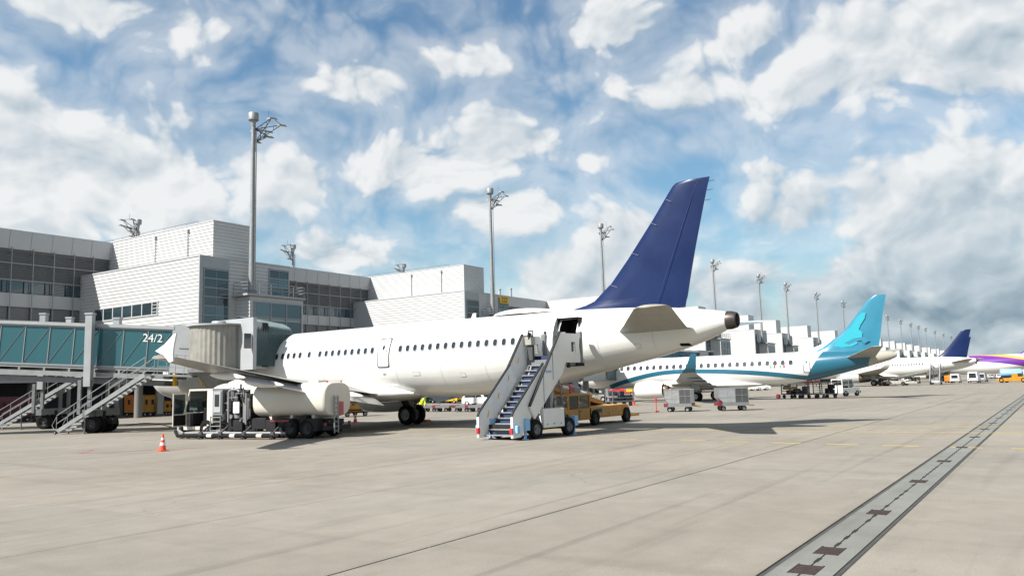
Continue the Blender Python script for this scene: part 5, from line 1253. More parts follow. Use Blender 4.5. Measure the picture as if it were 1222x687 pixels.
# low hose boom along the side
m = MB(); m.tube([(-1.55, 1.9, .30), (-1.55, 7.6, .30), (-1.45, 8.6, .28), (-1.1, 9.3, .42), (-.9, 9.5, .75)], .06, 10); m.tube([(-1.42, 2.2, .18), (-1.42, 7.2, .18)], .045, 8); m.build('hose_boom', 'galvanised', tr, smooth=True)
m = MB(); m.tube([(-1.62, 2.2, .16), (-1.62, 7.9, .16), (-1.5, 8.9, .15), (-1.0, 9.6, .35)], .085, 10); m.build('hose', 'rubber', tr, smooth=True)
for k, y in enumerate((2.6, 4.4, 5.9, 7.2)):
    MB().beam((-1.1, y, .62), (-1.58, y, .30), .07, .07).box(-1.68, -1.4, y-.1, y+.1, .10, .36).build('boom_bracket', 'dark_grey', tr)
    for q in (-.12, .12): wheel(tr, (-1.6+q, y+.02, .09), .09, .05, 'x', name='castor', rim='dark_grey')
for y in (3.4, 5.1, 6.6): MB().cyl((-1.62, y-.16, .17), (-1.62, y+.16, .17), .095, n=10).build('hose_coupling', 'cream_paint', tr, smooth=True)
# ================================================================== BELT LOADER
bl = thing('belt_loader', 'yellow conveyor belt loader with glazed cab under the tail', 'belt loader', (36.2, 20.9, 0), R_(0))
m = MB(); m.box(.0, 2.35, .0, 1.05, .35, .95); m.box(.0, .08, 0, 1.05, .95, 1.05); m.xprism([(2.2, .40), (2.2, .98), (6.7, 1.02), (7.05, .80), (7.05, .38)], 0, 2.0); m.box(0, 2.2, 1.05, 2.0, .4, .8); m.build('body', 'yellow', bl, bevel=.03)
m = MB(); m.box(.0, 2.3, .0, 1.05, 1.62, 1.72); 
for (x, y) in ((.04, .04), (.04, 1.01), (1.05, .04), (2.26, .04), (2.26, 1.01)): m.box(x-.04, x+.04, y-.04, y+.04, .95, 1.64)
m.build('cab_frame', 'yellow', bl, bevel=.012)
for (x0, x1) in ((.1, 1.0), (1.1, 2.2)): MB().box(x0, x1, .03, .045, .97, 1.62).build('cab_glass', 'clear_glass', bl)
MB().box(.03, .045, .1, .98, 1.0, 1.62).build('windscreen', 'clear_glass', bl)
MB().box(.9, 1.5, .3, .8, .95, 1.25).box(1.35, 1.5, .3, .8, 1.2, 1.6).build('seat', 'black', bl, bevel=.04)
m = MB(); c0, c1 = Vector((-1.7, 1.5, 2.40)), Vector((5.8, 1.5, 1.12)); m.beam(c0, c1, .85, .26); m.build('conveyor_frame', 'yellow', bl, bevel=.02)
m = MB(); m.beam(c0+Vector((.02, 0, .15)), c1+Vector((0, 0, .15)), .62, .03); m.build('belt', 'rubber', bl)
m = MB()
for sg_ in (-.46, .46):
    m.cyl(c0+Vector((0, sg_, .42)), c1+Vector((-.6, sg_, .42)), .022, n=6)
    for k in range(8): q = c0.lerp(c1, k/8); m.cyl(q+Vector((0, sg_, .1)), q+Vector((0, sg_, .42)), .018, n=6)
m.build('side_rail', 'dirty_shaded_white', bl)
m = MB(); m.box(.4, .7, 1.25, 1.75, .8, 1.7); m.cyl((3.6, 1.5, .9), (1.6, 1.5, 1.55), .06, n=8); m.build('lift_arm', 'charcoal', bl)
for (x, y) in ((2.75, .02), (2.75, 1.98), (6.55, .02), (6.55, 1.98)): wheel(bl, (x, y, .42), .42, .26, 'y', rim='dark_grey')
m = MB(); m.box(7.0, 8.3, .6, 1.5, .50, .60); m.box(8.1, 8.6, .3, .5, .28, .36); m.box(7.0, 8.5, .1, .3, .28, .40); m.build('rear_step', 'yellow', bl)
MB().box(-.1, .02, .05, .9, .5, .7).build('front_bumper', 'charcoal', bl)
MB().box(2.95, 3.6, -.008, .0, .68, .88).build('side_mark', 'dark_grey', bl)
for (x0_, x1_) in ((3.2, 4.4), (4.45, 5.6), (5.65, 6.1)): MB().box(x0_, x1_, -.022, -.002, .46, .66).build('side_locker', 'yellow', bl, bevel=.01)
for x0_ in (1.04, 2.30): MB().box(x0_, x0_+.02, -.012, .0, .42, .95).build('door_gap', 'charcoal', bl)
MB().box(1.15, 1.3, -.02, .0, .80, .84).build('door_handle', 'charcoal', bl)
MB().box(2.35, 3.15, -.03, -.004, .42, .46).build('wheel_arch', 'charcoal', bl)
MB().cyl((1.1, .5, 1.72), (1.1, .5, 1.86), .06, n=10).build('beacon', 'cone_orange', bl)
# bags and parcels riding the belt
random.seed(5)
cols = [('cardboard', 'brown cardboard parcel'), ('white_paint', 'white parcel'), ('magenta', 'pink wrapped parcel'), ('dirty_shaded_white', 'grey sack'), ('cardboard', 'brown cardboard parcel'), ('white_paint', 'white parcel'), ('red', 'red suitcase'), ('dirty_shaded_white', 'grey sack'), ('white_paint', 'white parcel'), ('cardboard', 'brown cardboard parcel')]
for k in range(10):
    f = .06+.085*k; q = bl.location+c0.lerp(c1, f)+Vector((0, 0, .17)); a = random.uniform(.24, .36); h_ = random.uniform(.22, .42)
    m = MB(); m.loft([[(-a, -.24, 0), (a, -.24, 0), (a, .24, 0), (-a, .24, 0)], [(-a*1.05, -.26, h_*.5), (a*1.05, -.26, h_*.5), (a*1.05, .26, h_*.5), (-a*1.05, .26, h_*.5)], [(-a*.9, -.2, h_), (a*.9, -.2, h_), (a*.9, .2, h_), (-a*.9, .2, h_)]])
    o = m.build('parcel', cols[k][0], bevel=.03, loc=tuple(q)); o.rotation_euler = (0, R_(8.1), random.uniform(-.3, .3))
    tag(o, cols[k][1]+' riding up the belt of the yellow loader', 'parcel', 'freight on the belt loader')
# ================================================================== SMALL APRON THINGS
def cone(loc, label, h=.75, name='traffic_cone'):
    t = thing(name, label, 'traffic cone', (loc[0], loc[1], 0), random.uniform(0, 1.5), 'traffic cones on the apron')
    MB().box(-.2*h/.75, .2*h/.75, -.2*h/.75, .2*h/.75, 0, .035).build('base', 'cone_orange', t, bevel=.01)
    r0, r1 = .15*h/.75, .028*h/.75
    def rr(f): return r0+(r1-r0)*f
    MB().lathe([(rr(0), .035), (rr(1), h), (.001, h+.005)], n=18).build('shell', 'cone_orange', t, smooth=40)
    for (f0, f1) in ((.30, .48), (.62, .76)): MB().lathe([(rr(f0)+.004, .035+(h-.035)*f0), (rr(f1)+.004, .035+(h-.035)*f1)], n=18).build('white_band', 'white_paint', t, smooth=True)
    return t
cone(G(194, 538), 'red and white traffic cone alone in front of the fuel truck', .70)
cone(G(424, 504), 'traffic cone beyond the back end of the fuel truck', .70)
cone(G(756, 482.5), 'traffic cone beyond the yellow belt loader, before the jet engine', .95)
cone(G(827, 483.5), 'traffic cone next to the silver container with the dark end panel', 1.1)
cone(G(1052.5, 460), 'small traffic cone at the wheels of the far white airliner', 1.1)
cone(G(1221, 451), 'tiny traffic cone at the far edge of the apron by the yellow tug', 1.0)
ch = G(505, 503.5); tag(MB().xprism([(-.3, 0), (-.15, .18), (.15, .18), (.3, 0)], -.5, .5).build('wheel_chock', 'orange', loc=(ch.x, ch.y, 0), bevel=.01), 'orange wheel chock against the main gear of the white airliner', 'wheel chock')
def car(label, loc, rz, mname='white_paint', L=4.0, W=1.72, H=1.5, name='parked_car', group='vehicles parked on the apron', van=False):
    """front is local +x"""
    t = thing(name, label, 'van' if van else 'car', (loc[0], loc[1], 0), rz, group)
    h = L/2
    if van: prof_ = [(-h, .35), (-h, 1.0), (-h+.06, H*.93), (-h+.2, H), (h-1.15, H), (h-.75, H*.93), (h-.32, 1.10), (h-.05, .85), (h, .6), (h, .32)]
    else: prof_ = [(-h, .32), (-h, .80), (-h+.08, .98), (-h+.38, H*.95), (-h+.6, H), (.35, H), (.85, H*.9), (h-.95, .98), (h-.15, .82), (h, .62), (h, .30)]
    rings = []
    for (y, k_, dz) in ((-W/2, .97, 0), (-W/2+.0, 1, 0), (W/2-.0, 1, 0), (W/2, .97, 0)): pass
    def wy(z): return W/2*(1 if z < .95 else 1-.16*(z-.95)/(H-.95))
    n = len(prof_); vs = [(x, -wy(z), z) for x, z in prof_]+[(x, wy(z), z) for x, z in prof_]
    MB().add(vs, [tuple(range(n-1, -1, -1)), tuple(range(n, 2*n))]+[(k, (k+1) % n, n+(k+1) % n, n+k) for k in range(n)]).build('body', mname, t, bevel=.05)
    if van: side = [[(h-1.75, 1.12), (h-1.75, H*.88), (h-1.1, H*.88), (h-.72, 1.12)]]
    else: side = [[(-h+.35, 1.0), (-h+.55, H*.90), (-.15, H*.92), (-.15, 1.0)], [(-.05, 1.0), (-.05, H*.92), (.38, H*.91), (.92, 1.0)]]
    for sgn in (-1, 1):
        for poly in side:
            m = MB(); m.add([(x, sgn*(wy(z)+.006), z) for x, z in poly], [tuple(range(len(poly)))]); m.build('side_window', 'window_dark', t)
    if van:
        m = MB(); m.add([(-h-.006, -W*.36, 1.05), (-h-.006, W*.36, 1.05), (-h+.052, W*.34, H*.88), (-h+.052, -W*.34, H*.88)], [(0, 1, 2, 3)]); m.build('rear_window', 'window_dark', t)
        m = MB(); m.add([(h-.72, -W*.42, H*.90), (h-.72, W*.42, H*.90), (h-.31, W*.44, 1.13), (h-.31, -W*.44, 1.13)], [(0, 1, 2, 3)]); m.build('windscreen', 'window_dark', t)
    else:
        m = MB(); m.add([(.42, -W*.38, H*.985), (.42, W*.38, H*.985), (.88, W*.41, H*.9), (h-.93, W*.45, 1.0), (h-.93, -W*.45, 1.0), (.88, -W*.41, H*.9)], [(0, 1, 2, 5), (5, 2, 3, 4)]); 
        for v_ in range(len(m.v)): m.v[v_] = (m.v[v_][0]+.012, m.v[v_][1], m.v[v_][2]+.012)
        m.build('windscreen', 'window_dark', t)
        m = MB(); m.add([(-h+.07, -W*.38, 1.02), (-h+.07, W*.38, 1.02), (-h+.36, W*.36, H*.94), (-h+.36, -W*.36, H*.94)], [(0, 1, 2, 3)]); m.build('rear_window', 'window_dark', t)
    for (x, r_) in ((-h+.72, .31), (h-.75, .31)):
        for sgn in (-1, 1): wheel(t, (x, sgn*(W/2-.08), r_), r_, .2, 'y', rim='pale_grey')
    for sgn in (-1, 1):
        MB().box(-h-.02, -h+.06, sgn*W*.34, sgn*W*.46, .70, .95).build('tail_lamp', 'red', t); MB().box(h-.12, h+.01, sgn*W*.30, sgn*W*.44, .62, .76).build('headlight', 'lamp_glass', t)
    MB().box(-h-.04, -h+.05, -W*.46, W*.46, .32, .5).build('rear_bumper', 'charcoal', t)
    return t
p = G(573, 484); car('white hatchback seen beneath the belly of the white airliner', p, math.atan2(G(590, 483.5).y-G(555, 484).y, G(590, 483.5).x-G(555, 484).x), L=4.0)
pA, pB = G(524, 481), G(556, 481); c_ = (pA+pB)/2
v = car('yellow delivery van with dark red slash seen beneath the fuselage', c_, math.atan2(pA.y-pB.y, pA.x-pB.x), 'bright_yellow', L=5.2, W=1.95, H=2.4, name='parked_van', van=True)
for sgn in (-1, 1): MB().add([(.2, sgn*.99, .9), (.75, sgn*.99, .9), (1.25, sgn*.90, 2.1), (.7, sgn*.90, 2.1)], [(0, 1, 2, 3)]).build('side_stripe', 'dark_red', v)
p = G(516, 480.5); car('dark green van parked nose to tail with the yellow van', p, math.atan2(pA.y-pB.y, pA.x-pB.x), 'dark_green', L=4.6, W=1.9, H=2.2, name='parked_van', van=True)
# flat dollies
def dolly(label, p0, p1, group='empty baggage dollies'):
    c = (p0+p1)/2; d = p1-p0; L = max(1.6, d.length*.92); t = thing('baggage_dolly', label, 'dolly', (c.x, c.y, 0), math.atan2(d.y, d.x), group)
    m = MB(); m.box(-L/2, L/2, -.75, .75, .42, .52); m.box(-L/2, L/2, -.78, -.72, .36, .60); m.box(-L/2, L/2, .72, .78, .36, .60); m.build('deck', 'mid_grey', t)
    m = MB()
    for k in range(6): m.cyl((-L/2+.2+k*(L-.4)/5, -.7, .55), (-L/2+.2+k*(L-.4)/5, .7, .55), .045, n=8)
    m.build('rollers', 'steel', t)
    MB().box(-L/2-.03, -L/2+.25, -.8, .8, .38, .62).build('end_board', 'dark_red', t)
    MB().cyl((L/2, 0, .40), (L/2+.55, 0, .34), .035, n=7).build('tow_bar', 'bright_yellow', t)
    for x in (-L/2+.35, L/2-.35):
        for y in (-.6, .6): wheel(t, (x, y, .19), .19, .12, 'y', rim='pale_grey')
    return t
for k, (a_, c2) in enumerate([(508, 521), (522, 536), (546, 560), (561, 576)]):
    dolly('low flat baggage dolly in the row before the white hatchback', G(a_, 491), G(c2, 490.7))
# containers on dollies by the regional jet
def uld(label_c, label_d, p0, p1, mend):
    c = (p0+p1)/2; d = p1-p0; rz = math.atan2(d.y, d.x); L = d.length
    dolly(label_d, p0, p1, 'container dollies beside the regional jet')
    t = thing('cargo_container', label_c, 'cargo container', (c.x, c.y, .60), rz, 'silver cargo containers')
    h = L*.46
    MB().xprism([(-h+.34, 0), (-h, .36), (-h, 1.04), (h, 1.04), (h, 0)], -.75, .75).build('shell', 'aluminium', t, bevel=.02)
    MB().box(.12*h, h-.03, -.79, -.752, .04, 1.0).build('curtain_door', 'dark_grey', t)
    m = MB()
    for x in (.12*h, .55*h, h-.05): m.box(x, x+.035, -.81, -.78, .04, 1.0)
    m.box(.12*h, h, -.805, -.78, .5, .54); m.build('door_strap', 'mid_grey', t)
    m = MB()
    for x in (-h, -h*.45, .08*h): m.box(x, x+.04, -.775, -.745, .37, 1.05)
    m.box(-h, .12*h, -.775, -.745, .36, .41); m.box(-h, h, -.775, -.745, 1.0, 1.05); m.build('shell_rib', 'steel', t)
    return t
uld('silver cargo container towed behind the other, cone at its dark end', 'red ended dolly carrying the hindmost silver container', G(794, 491), G(829, 490.5), 0)
uld('silver cargo container on the dolly coupled in front, clear of the cone', 'red ended dolly carrying the foremost silver container', G(854, 490), G(893, 489), 0)
bp_ = G(783.5, 492); tag(MB().cyl((0, 0, 0), (0, 0, 1.0), .03, n=8).box(-.05, .05, -.05, .05, .78, 1.1).box(-.2, .4, -.04, .04, .05, .12).build('tow_handle', 'red', loc=(bp_.x, bp_.y, 0)), 'upright red and yellow tow handle of the container train', 'tow handle')
# tug and loaded baggage carts behind the regional jet's tail
def tug(label, loc, rz, mname, L=3.1, W=1.5, H=1.95):
    t = thing('baggage_tug', label, 'tug', (loc[0], loc[1], 0), rz, 'baggage tugs'); h = L/2
    MB().xprism([(-h, .38), (-h, .95), (.30, .95), (.42, 1.12), (h-.12, 1.0), (h, .85), (h, .38)], -W/2, W/2).build('body', mname, t, bevel=.05)
    m = MB(); m.box(-h+.05, .35, -W/2+.02, W/2-.02, H-.10, H)
    for x in (-h+.10, -.32): 
        for y in (-W/2+.06, W/2-.06): m.box(x-.05, x+.05, y-.04, y+.04, .9, H-.05)
    for y in (-W/2+.06, W/2-.06): m.beam((.30, y, H-.05), (.62, y, 1.05), .07, .07)
    m.box(-h+.05, -h+.10, -W/2+.06, W/2-.06, .9, 1.25); m.build('cab', mname, t, bevel=.03)
    for y in (-W/2+.05, W/2-.05): MB().add([(-.26, y, 1.0), (.50, y, 1.0), (.26, y, H-.12), (-.26, y, H-.12)], [(0, 1, 2, 3)]).build('side_window', 'clear_glass', t)
    MB().add([(.60, -W/2+.1, 1.06), (.60, W/2-.1, 1.06), (.32, W/2-.1, H-.1), (.32, -W/2+.1, H-.1)], [(0, 1, 2, 3)]).build('windscreen', 'clear_glass', t)
    MB().box(-h+.2, -.2, -.5, .5, .95, 1.15).box(-h+.2, -h+.35, -.5, .5, 1.1, 1.5).build('seat', 'black', t)
    for x in (-h+.55, h-.5):
        for y in (-W/2+.08, W/2-.08): wheel(t, (x, y, .33), .33, .22, 'y', rim='dull_steel')
    MB().box(h-.02, h+.12, -W/2, W/2, .36, .6).build('front_bumper', 'charcoal', t)
    for y in (-.5, .5): MB().cyl((h-.02, y, .80), (h+.03, y, .80), .08, n=10).build('headlight', 'lamp_glass', t)
    return t
a_, c2 = G(999, 473), G(1020, 472); c_ = (a_+c2)/2; rzt = math.atan2(c2.y-a_.y, c2.x-a_.x); tug('white cabbed baggage tug behind the turquoise tail', c_, rzt, 'white_paint')
def bag_cart(label, p0, p1, caged, seed, group='baggage carts behind the regional jet'):
    c = (p0+p1)/2; d = p1-p0; L = d.length; t = thing('baggage_cart', label, 'baggage cart', (c.x, c.y, 0), math.atan2(d.y, d.x), group)
    MB().box(-L/2, L/2, -.75, .75, .40, .52).build('deck', 'dull_steel', t)
    m = MB()
    for x in (-L/2+.04, L/2-.04):
        for y in (-.7, .7): m.box(x-.04, x+.04, y-.04, y+.04, .5, 1.65)
    if caged: m.box(-L/2, L/2, -.75, .75, 1.62, 1.70)
    else:
        for y in (-.72, .72): m.box(-L/2, L/2, y-.02, y+.02, .75, .82)
        for x in (-L/2+.04, L/2-.04): m.box(x-.02, x+.02, -.72, .72, 1.55, 1.62)
    m.build('frame', 'mid_grey', t)
    m = MB()
    for k in range(5):
        if caged: m.box(-L/2+.05, L/2-.05, .70, .72, .6+k*.22, .64+k*.22); m.box(-L/2, -L/2+.03, -.7, .7, .6+k*.22, .64+k*.22)
    if caged: m.build('side_bars', 'mid_grey', t)
    for x in (-L/2+.3, L/2-.3):
        for y in (-.62, .62): wheel(t, (x, y, .2), .2, .13, 'y', rim='dull_steel')
    MB().cyl((L/2, 0, .42), (L/2+.5, 0, .35), .035, n=7).build('tow_bar', 'dull_steel', t)
    return t, c, math.atan2(d.y, d.x), L
random.seed(21)
def bag(pos, rz, mname, label, group):
    a, w_, h_ = random.uniform(.28, .42), random.uniform(.16, .26), random.uniform(.30, .52)
    t = thing('suitcase', label, 'suitcase', tuple(pos), rz, group)
    MB().box(-a, a, -w_, w_, .0, h_).build('shell', mname, t, bevel=.05)
    MB().tube([(-.1, 0, h_-.01), (-.1, 0, h_+.05), (.1, 0, h_+.05), (.1, 0, h_-.01)], .014, 6).build('handle', 'charcoal', t)
for (xa, xb, caged, lab) in ((938, 956, False, 'low grey baggage cart heaped with dark bags'), (958, 973, True, 'open grey baggage cart with an orange cover on top'), (976, 995, True, 'grey barred baggage cart coupled to the white tug')):
    t, c, rz, L = bag_cart(lab, G(xa, 475.3), G(xb, 474.6), caged, 1)
    mats_ = [('bag', 'black'), ('charcoal', 'dark grey'), ('cardboard', 'brown'), ('bag', 'black'), ('dark_red', 'dark red')]
    for k in range(7 if not caged else 4):
        mt, nm = random.choice(mats_); lay = k//4 if not caged else k//3
        off = Matrix.Rotation(rz, 3, 'Z') @ Vector((random.uniform(-L*.36, L*.36), random.uniform(-.4, .4), 0))
        bag(Vector((c.x+off.x, c.y+off.y, .52+.45*lay)), rz+random.uniform(-.4, .4), mt, nm+' suitcase on the '+lab.split(' baggage cart')[0]+' cart behind the turquoise tail', 'bags on the carts behind the tail')
    if 'orange' in lab: MB().box(-L/2, L/2, -.8, .8, 1.71, 1.86).build('cover', 'cone_orange', t, bevel=.03)
e_ = G(929, 474.8); tag(MB().lathe([(.001, 0), (.22, 0), (.24, .05), (.24, .38), (.12, .45), (.001, .46)], n=14).cyl((-.3, 0, .2), (.3, 0, .2), .16, n=12).build('fire_extinguisher', 'dark_red', loc=(e_.x, e_.y, 0)), 'dark red wheeled fire extinguisher on the apron before the bag carts', 'extinguisher')
# bags and a vehicle beyond the belt loader
a_, c2 = G(727, 484.5), G(752, 483.5); t, c, rz, L = bag_cart('open cart of dark bags beyond the yellow belt loader', a_, c2, False, 3, 'baggage carts behind the belt loader')
for k in range(8):
    off = Matrix.Rotation(rz, 3, 'Z') @ Vector((-L*.36+L*.72*(k % 5)/4, random.uniform(-.35, .1), 0))
    bag(Vector((c.x+off.x, c.y+off.y, .52+.44*(k//5))), rz+random.uniform(-.4, .4), 'bag', 'black suitcase on the cart beyond the belt loader', 'bags beyond the belt loader')
p = G(743, 471.5); v = car('red and yellow van far beyond the belt loader', p, R_(115), 'red', L=4.6, W=1.9, H=1.9, name='parked_van', van=True)
for sgn in (-1, 1): MB().add([(-2.1, sgn*.97, .6), (-.6, sgn*.97, .6), (-.6, sgn*.90, 1.6), (-2.1, sgn*.90, 1.6)], [(0, 1, 2, 3)]).build('side_panel', 'bright_yellow', v)
for k, (x, y, lab) in enumerate([(897, 466, 'white car seen under the belly of the regional jet, by itself'), (906, 465.5, 'white car just past another white car under the regional jet')]):
    car(lab, G(x, y), R_(-60), L=4.1)
# ---- left, under the bridges
def box_trailer(label, p0, p1, depth, h, mname, group, name='baggage_container'):
    c = (p0+p1)/2; d = p1-p0; L = d.length; t = thing(name, label, 'container cart', (c.x, c.y, 0), math.atan2(d.y, d.x), group)
    rings = []
    for z, k_ in ((.42, .98), (h*.85, 1.0), (h*.95, .96), (h, .86)): rings.append([(-L/2*k_, -depth/2*k_, z), (L/2*k_, -depth/2*k_, z), (L/2*k_, depth/2*k_, z), (-L/2*k_, depth/2*k_, z)])
    MB().loft(rings).build('box', mname, t, bevel=.03)
    MB().box(-L*.22, L*.10, -depth/2-.03, -depth/2+.02, .6, h*.8).build('side_flap', mname, t, bevel=.02)
    MB().box(-L/2, L/2, -depth/2+.1, depth/2-.1, .30, .42).build('chassis', 'charcoal', t)
    for k, x in enumerate((-L*.2, L*.3)): MB().box(x, x+.25, -depth/2-.035, -depth/2, h*.55, h*.78).build('vent', 'charcoal', t)
    for x in (-L/2+.35, L/2-.35):
        for y in (-depth/2+.1, depth/2-.1): wheel(t, (x, y, .21), .21, .13, 'y', rim='pale_grey')
    return t
Yc = 86.0
def at_y(x, Y): q = PY(x, 480, Y); return Vector((q.x, Y, 0))
pa, pb, pc = at_y(154, 86), at_y(170, 84.5), at_y(186, 83.6)
box_trailer('orange covered baggage container under the stair, faded front', pa, pb, 1.7, 2.35, 'orange', 'orange baggage containers')
box_trailer('orange covered baggage container with dark vents, beside the faded one', pb+Vector((.15, 0, 0)), pc, 1.7, 2.3, 'yellow', 'orange baggage containers')
box_trailer('small orange baggage container half hidden by the fuel truck door', at_y(195, 82.5), at_y(206, 82), 1.6, 1.6, 'yellow', 'orange baggage containers')
box_trailer('dark red box trailer under the left end of the glass bridge', at_y(-14, 88), at_y(36, 87), 2.2, 2.5, 'maroon', 'box trailers', 'box_trailer')
pa, pb = G(404, 497.5), G(434, 496); v = box_trailer('yellow container loader with ribbed side beyond the fuel truck', pa, pb, 2.0, 1.75, 'yellow', 'loaders by the far engine', 'container_loader')
MB().box(-1.5, 1.2, -1.08, -1.02, .5, .62).build('step', 'charcoal', v)
# ground power cable and hose on the apron
cb = MB(); pts = []
for k in range(13):
    f = k/12; q = G(150+(205-150)*f, 508-4*math.sin(f*3.1)+2*f); pts.append(Vector((q.x, q.y, .03)))
cb.tube(pts, .03, 7); tag(cb.build('power_cable', 'rubber', smooth=True), 'black ground power cable lying between the bridge wheels and fuel truck', 'cable')
# ---- far right
def far_stairs(label, loc, rz):
    t = thing('passenger_stairs', label, 'passenger stairs', (loc[0], loc[1], 0), rz, None)
    for k in range(12):
        f = k/11; MB().box(.2+3.3*f, .55+3.3*f, -.8, .8, .25+3.0*f, .30+3.0*f).build('tread', 'mid_grey', t)
    for sg_ in (1, -1): MB().xprism([(0, .1), (0, 1.1), (3.4, 4.4), (5, 4.4), (5, 3.1), (3.5, 3.1), (.5, .1)], sg_*.85, sg_*.95).build('parapet', 'pale_grey', t)
    MB().box(3.4, 5, -.9, .9, 3.1, 3.25).build('platform', 'mid_grey', t); MB().box(.6, 4.6, -.85, .85, .4, .8).build('chassis', 'white_paint', t)
    for x in (.9, 4.0):
        for y in (-.8, .8): wheel(t, (x, y, .38), .38, .24, 'y')
    MB().cyl((4.2, .5, .8), (3.8, .5, 3.1), .07, n=8).cyl((4.2, -.5, .8), (3.8, -.5, 3.1), .07, n=8).cyl((2.2, -.5, .8), (3.2, -.5, 2.8), .05, n=8).build('support_strut', 'dull_steel', t)
    return t
dC = CC.t.location+CC.P(29.85, 1.98, 0); far_stairs('grey passenger stairs at the rear door of the far navy finned airliner', (dC.x-5.1, dC.y, 0), 0)
bl2 = copy_tree(bl); bl2.location = (187.5, 24.2, 0); bl2.rotation_euler.z = R_(80); bl2['label'] = 'belt loader raised to the belly of the far navy finned airliner'
for ch_ in list(bl2.children):
    if ch_.data and any(m_2 == MATS['yellow'] for m_2 in ch_.data.materials):
        ch_.data = ch_.data.copy()
        for i_ in range(len(ch_.data.materials)):
            if ch_.data.materials[i_] == MATS['yellow']: ch_.data.materials[i_] = MATS['dirty_shaded_white' if ch_.name.startswith('body') else 'dark_grey']
dolly('baggage dolly with frames near the far airliner wheels', G(1064, 458.5), G(1078, 457.8), 'dollies by the far airliner')
car('white car beyond the far airliner belly, by its belt loader', G(1086, 456), R_(-70), L=4.2)
v = car('white van seen from behind next to the orange box, under the far tail', G(1141, 456.6), R_(8), L=4.9, W=1.95, H=2.1, name='parked_van', van=True)
v.rotation_euler.z = R_(0)
v = car('large white van seen from behind, doors dark, on the open apron', G(1163, 456.4), R_(-2), L=5.4, W=2.05, H=2.45, name='parked_van', van=True)
v = car('grey van parked against the large white van', G(1172.5, 455.6), R_(-2), 'pale_grey', L=5.0, W=1.95, H=2.1, name='parked_van', van=True)
box_trailer('orange baggage container beside the white van under the far tail', G(1131, 456.8), G(1136.5, 456.6), 1.6, 1.8, 'orange', 'orange baggage containers')
pa, pb = G(1192, 456.5), G(1232, 455.8)
t = thing('pushback_tug', 'low yellow pushback tractor in front of the tanker lorry', 'tractor', tuple((pa+pb)/2), math.atan2(pb.y-pa.y, pb.x-pa.x)); Lp = (pb-pa).length
MB().xprism([(-Lp/2, .3), (-Lp/2, .7), (-Lp*.3, .95), (-Lp*.1, .95), (0, 1.2), (Lp*.3, 1.2), (Lp/2, .8), (Lp/2, .3)], -1.3, 1.3).build('body', 'yellow', t, bevel=.05)
MB().box(-Lp*.02, Lp*.16, -1.1, 1.1, 1.2, 1.9).build('cab', 'yellow', t, bevel=.05); MB().box(-Lp*.025, Lp*.165, -1.0, 1.0, 1.35, 1.75).build('cab_window', 'window_dark', t)
for x in (-Lp*.33, Lp*.33):
    for y in (-1.15, 1.15): wheel(t, (x, y, .5), .5, .35, 'y', rim='dull_steel')
q_ = G(1213, 454.5); t = thing('tanker_lorry', 'white and blue tanker lorry behind the yellow pushback tractor', 'lorry', (q_.x, q_.y, 0), R_(-80))
rings = [[(x, 1.15*k_*math.cos(a_), 2.0+.95*k_*math.sin(a_)) for a_ in [2*math.pi*i/20 for i in range(20)]] for x, k_ in ((-3.2, .85), (-3.0, 1), (1.0, 1), (1.2, .85))]
MB().loft(rings).build('tank', 'light_blue', t, smooth=40)
MB().xprism([(1.5, .5), (1.5, 2.7), (3.0, 2.7), (3.4, 1.7), (3.4, .5)], -1.15, 1.15).build('cab', 'white_paint', t, bevel=.05); MB().box(1.9, 2.9, -1.17, 1.17, 1.7, 2.4).build('cab_window', 'window_dark', t)
MB().box(-3.2, 3.2, -.8, .8, .7, 1.1).build('chassis', 'charcoal', t)
for x in (-2.4, -1.2, 2.4):
    for y in (-1.0, 1.0): wheel(t, (x, y, .48), .48, .3, 'y')
for k in range(4): car(['white car in the distant row behind the vans, first after the big van', 'white car in the distant row, beside the first one', 'pale grey car in the distant row of parked cars', 'white car at the tanker end of the distant row'][k], G(1178+k*5.5, 451.5), R_(-75+20*k), 'white_paint' if k != 2 else 'pale_grey', L=4.2)
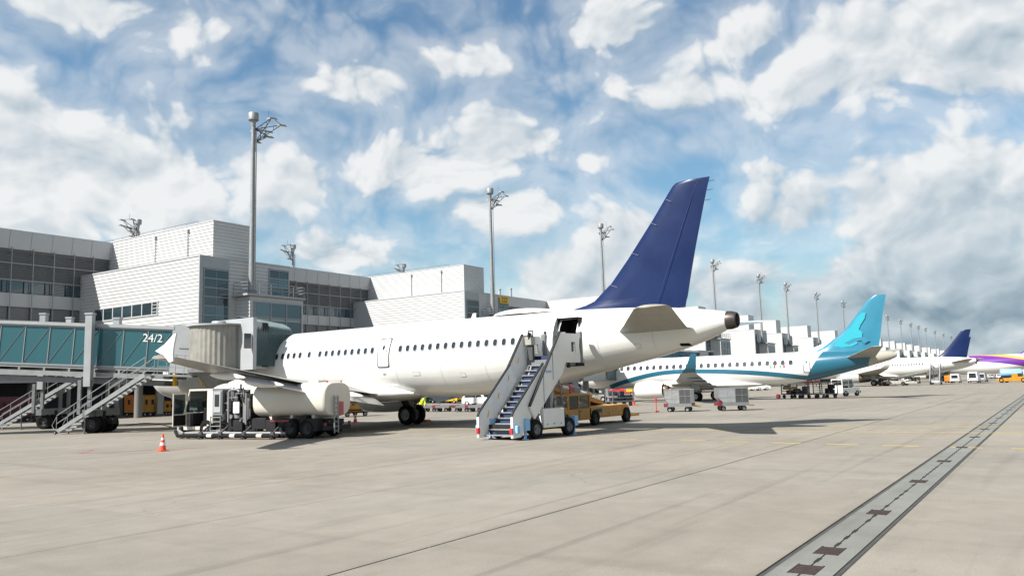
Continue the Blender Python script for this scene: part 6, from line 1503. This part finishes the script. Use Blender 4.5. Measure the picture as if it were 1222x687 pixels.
# ================================================================== GROUND HANDLER in a hi-vis jacket
def person(label, loc, rz):
    t = thing('person', label, 'person', (loc[0], loc[1], 0), rz)
    J = dict(pel=(0, 0, .95), sp=(0, .02, 1.18), ch=(0, .03, 1.38), nk=(0, .05, 1.53), hd=(0, .07, 1.66), tp=(0, .06, 1.76), lh=(-.1, 0, .92), lk=(-.12, .06, .5), la=(-.13, .0, .09), lt=(-.14, .16, .05), rh=(.1, 0, .92), rk=(.13, -.02, .5), ra=(.14, -.1, .09), rt=(.15, .06, .05),
             ls=(-.2, .02, 1.43), le=(-.29, .0, 1.15), lw=(-.26, .18, .95), lf=(-.25, .25, .9), rs=(.2, .02, 1.43), re=(.30, .05, 1.16), rw=(.22, .26, 1.06), rf=(.2, .33, 1.04))
    def body(name, chain, rad, mname, root):
        keys = []; edges_ = []
        for a_, b2 in chain:
            for q in (a_, b2):
                if q not in keys: keys.append(q)
            edges_.append((keys.index(a_), keys.index(b2)))
        me = bpy.data.meshes.new(name); me.from_pydata([J[k] for k in keys], edges_, []); me.materials.append(MATS[mname])
        o = bpy.data.objects.new(name, me); C.objects.link(o); o.parent = t
        md = o.modifiers.new('skin', 'SKIN'); md.use_smooth_shade = True
        for k, key in enumerate(keys):
            r = rad[key]; me.skin_vertices[0].data[k].radius = r if isinstance(r, tuple) else (r, r); me.skin_vertices[0].data[k].use_root = key == root
        o.modifiers.new('subdivision', 'SUBSURF').levels = 2; o.modifiers[-1].render_levels = 2; return o
    full = [('pel', 'sp'), ('sp', 'ch'), ('ch', 'nk'), ('nk', 'hd'), ('hd', 'tp'), ('pel', 'lh'), ('lh', 'lk'), ('lk', 'la'), ('la', 'lt'), ('pel', 'rh'), ('rh', 'rk'), ('rk', 'ra'), ('ra', 'rt'), ('ch', 'ls'), ('ls', 'le'), ('le', 'lw'), ('lw', 'lf'), ('ch', 'rs'), ('rs', 're'), ('re', 'rw'), ('rw', 'rf')]
    rad = dict(pel=(.15, .11), sp=(.14, .10), ch=(.16, .11), nk=.055, hd=(.085, .1), tp=(.06, .07), lh=.085, rh=.085, lk=.06, rk=.06, la=.05, ra=.05, lt=.04, rt=.04, ls=.07, rs=.07, le=.045, re=.045, lw=.034, rw=.034, lf=.03, rf=.03)
    body('body', full, rad, 'skin_tone', 'pel')
    body('jacket', [('pel', 'sp'), ('sp', 'ch'), ('ch', 'ls'), ('ls', 'le'), ('le', 'lw'), ('ch', 'rs'), ('rs', 're'), ('re', 'rw')], dict(pel=(.185, .145), sp=(.175, .135), ch=(.19, .14), ls=.09, rs=.09, le=.066, re=.066, lw=.05, rw=.05), 'hi_vis', 'pel')
    body('trousers', [('pel', 'lh'), ('lh', 'lk'), ('lk', 'la'), ('pel', 'rh'), ('rh', 'rk'), ('rk', 'ra')], dict(pel=(.165, .125), lh=.10, rh=.10, lk=.078, rk=.078, la=.07, ra=.07), 'trouser', 'pel')
    m = MB(); m.lathe([(.105, 1.66), (.108, 1.71), (.09, 1.77), (.05, 1.80), (.001, 1.81)], o=(0, .05, 0), n=14); m.build('hair', 'charcoal', t, smooth=True)
    for sg_ in (-1, 1):
        s0 = J['lf' if sg_ < 0 else 'rf']; m = MB()
        for k in range(4): m.cyl((s0[0]-.027+k*.018, s0[1], s0[2]), (s0[0]-.027+k*.018, s0[1]+.055, s0[2]-.03), .008, n=6); m.cyl((s0[0]-.027+k*.018, s0[1]+.055, s0[2]-.03), (s0[0]-.027+k*.018, s0[1]+.06, s0[2]-.065), .0075, n=6)
        m.cyl((s0[0]-sg_*.03, s0[1]-.03, s0[2]), (s0[0]-sg_*.055, s0[1]+.03, s0[2]-.02), .009, n=6); m.build('fingers', 'skin_tone', t, smooth=True)
    return t
gp = G(503, 499); person('ground handler in a yellow hi-vis jacket standing behind the main gear', gp, R_(120))
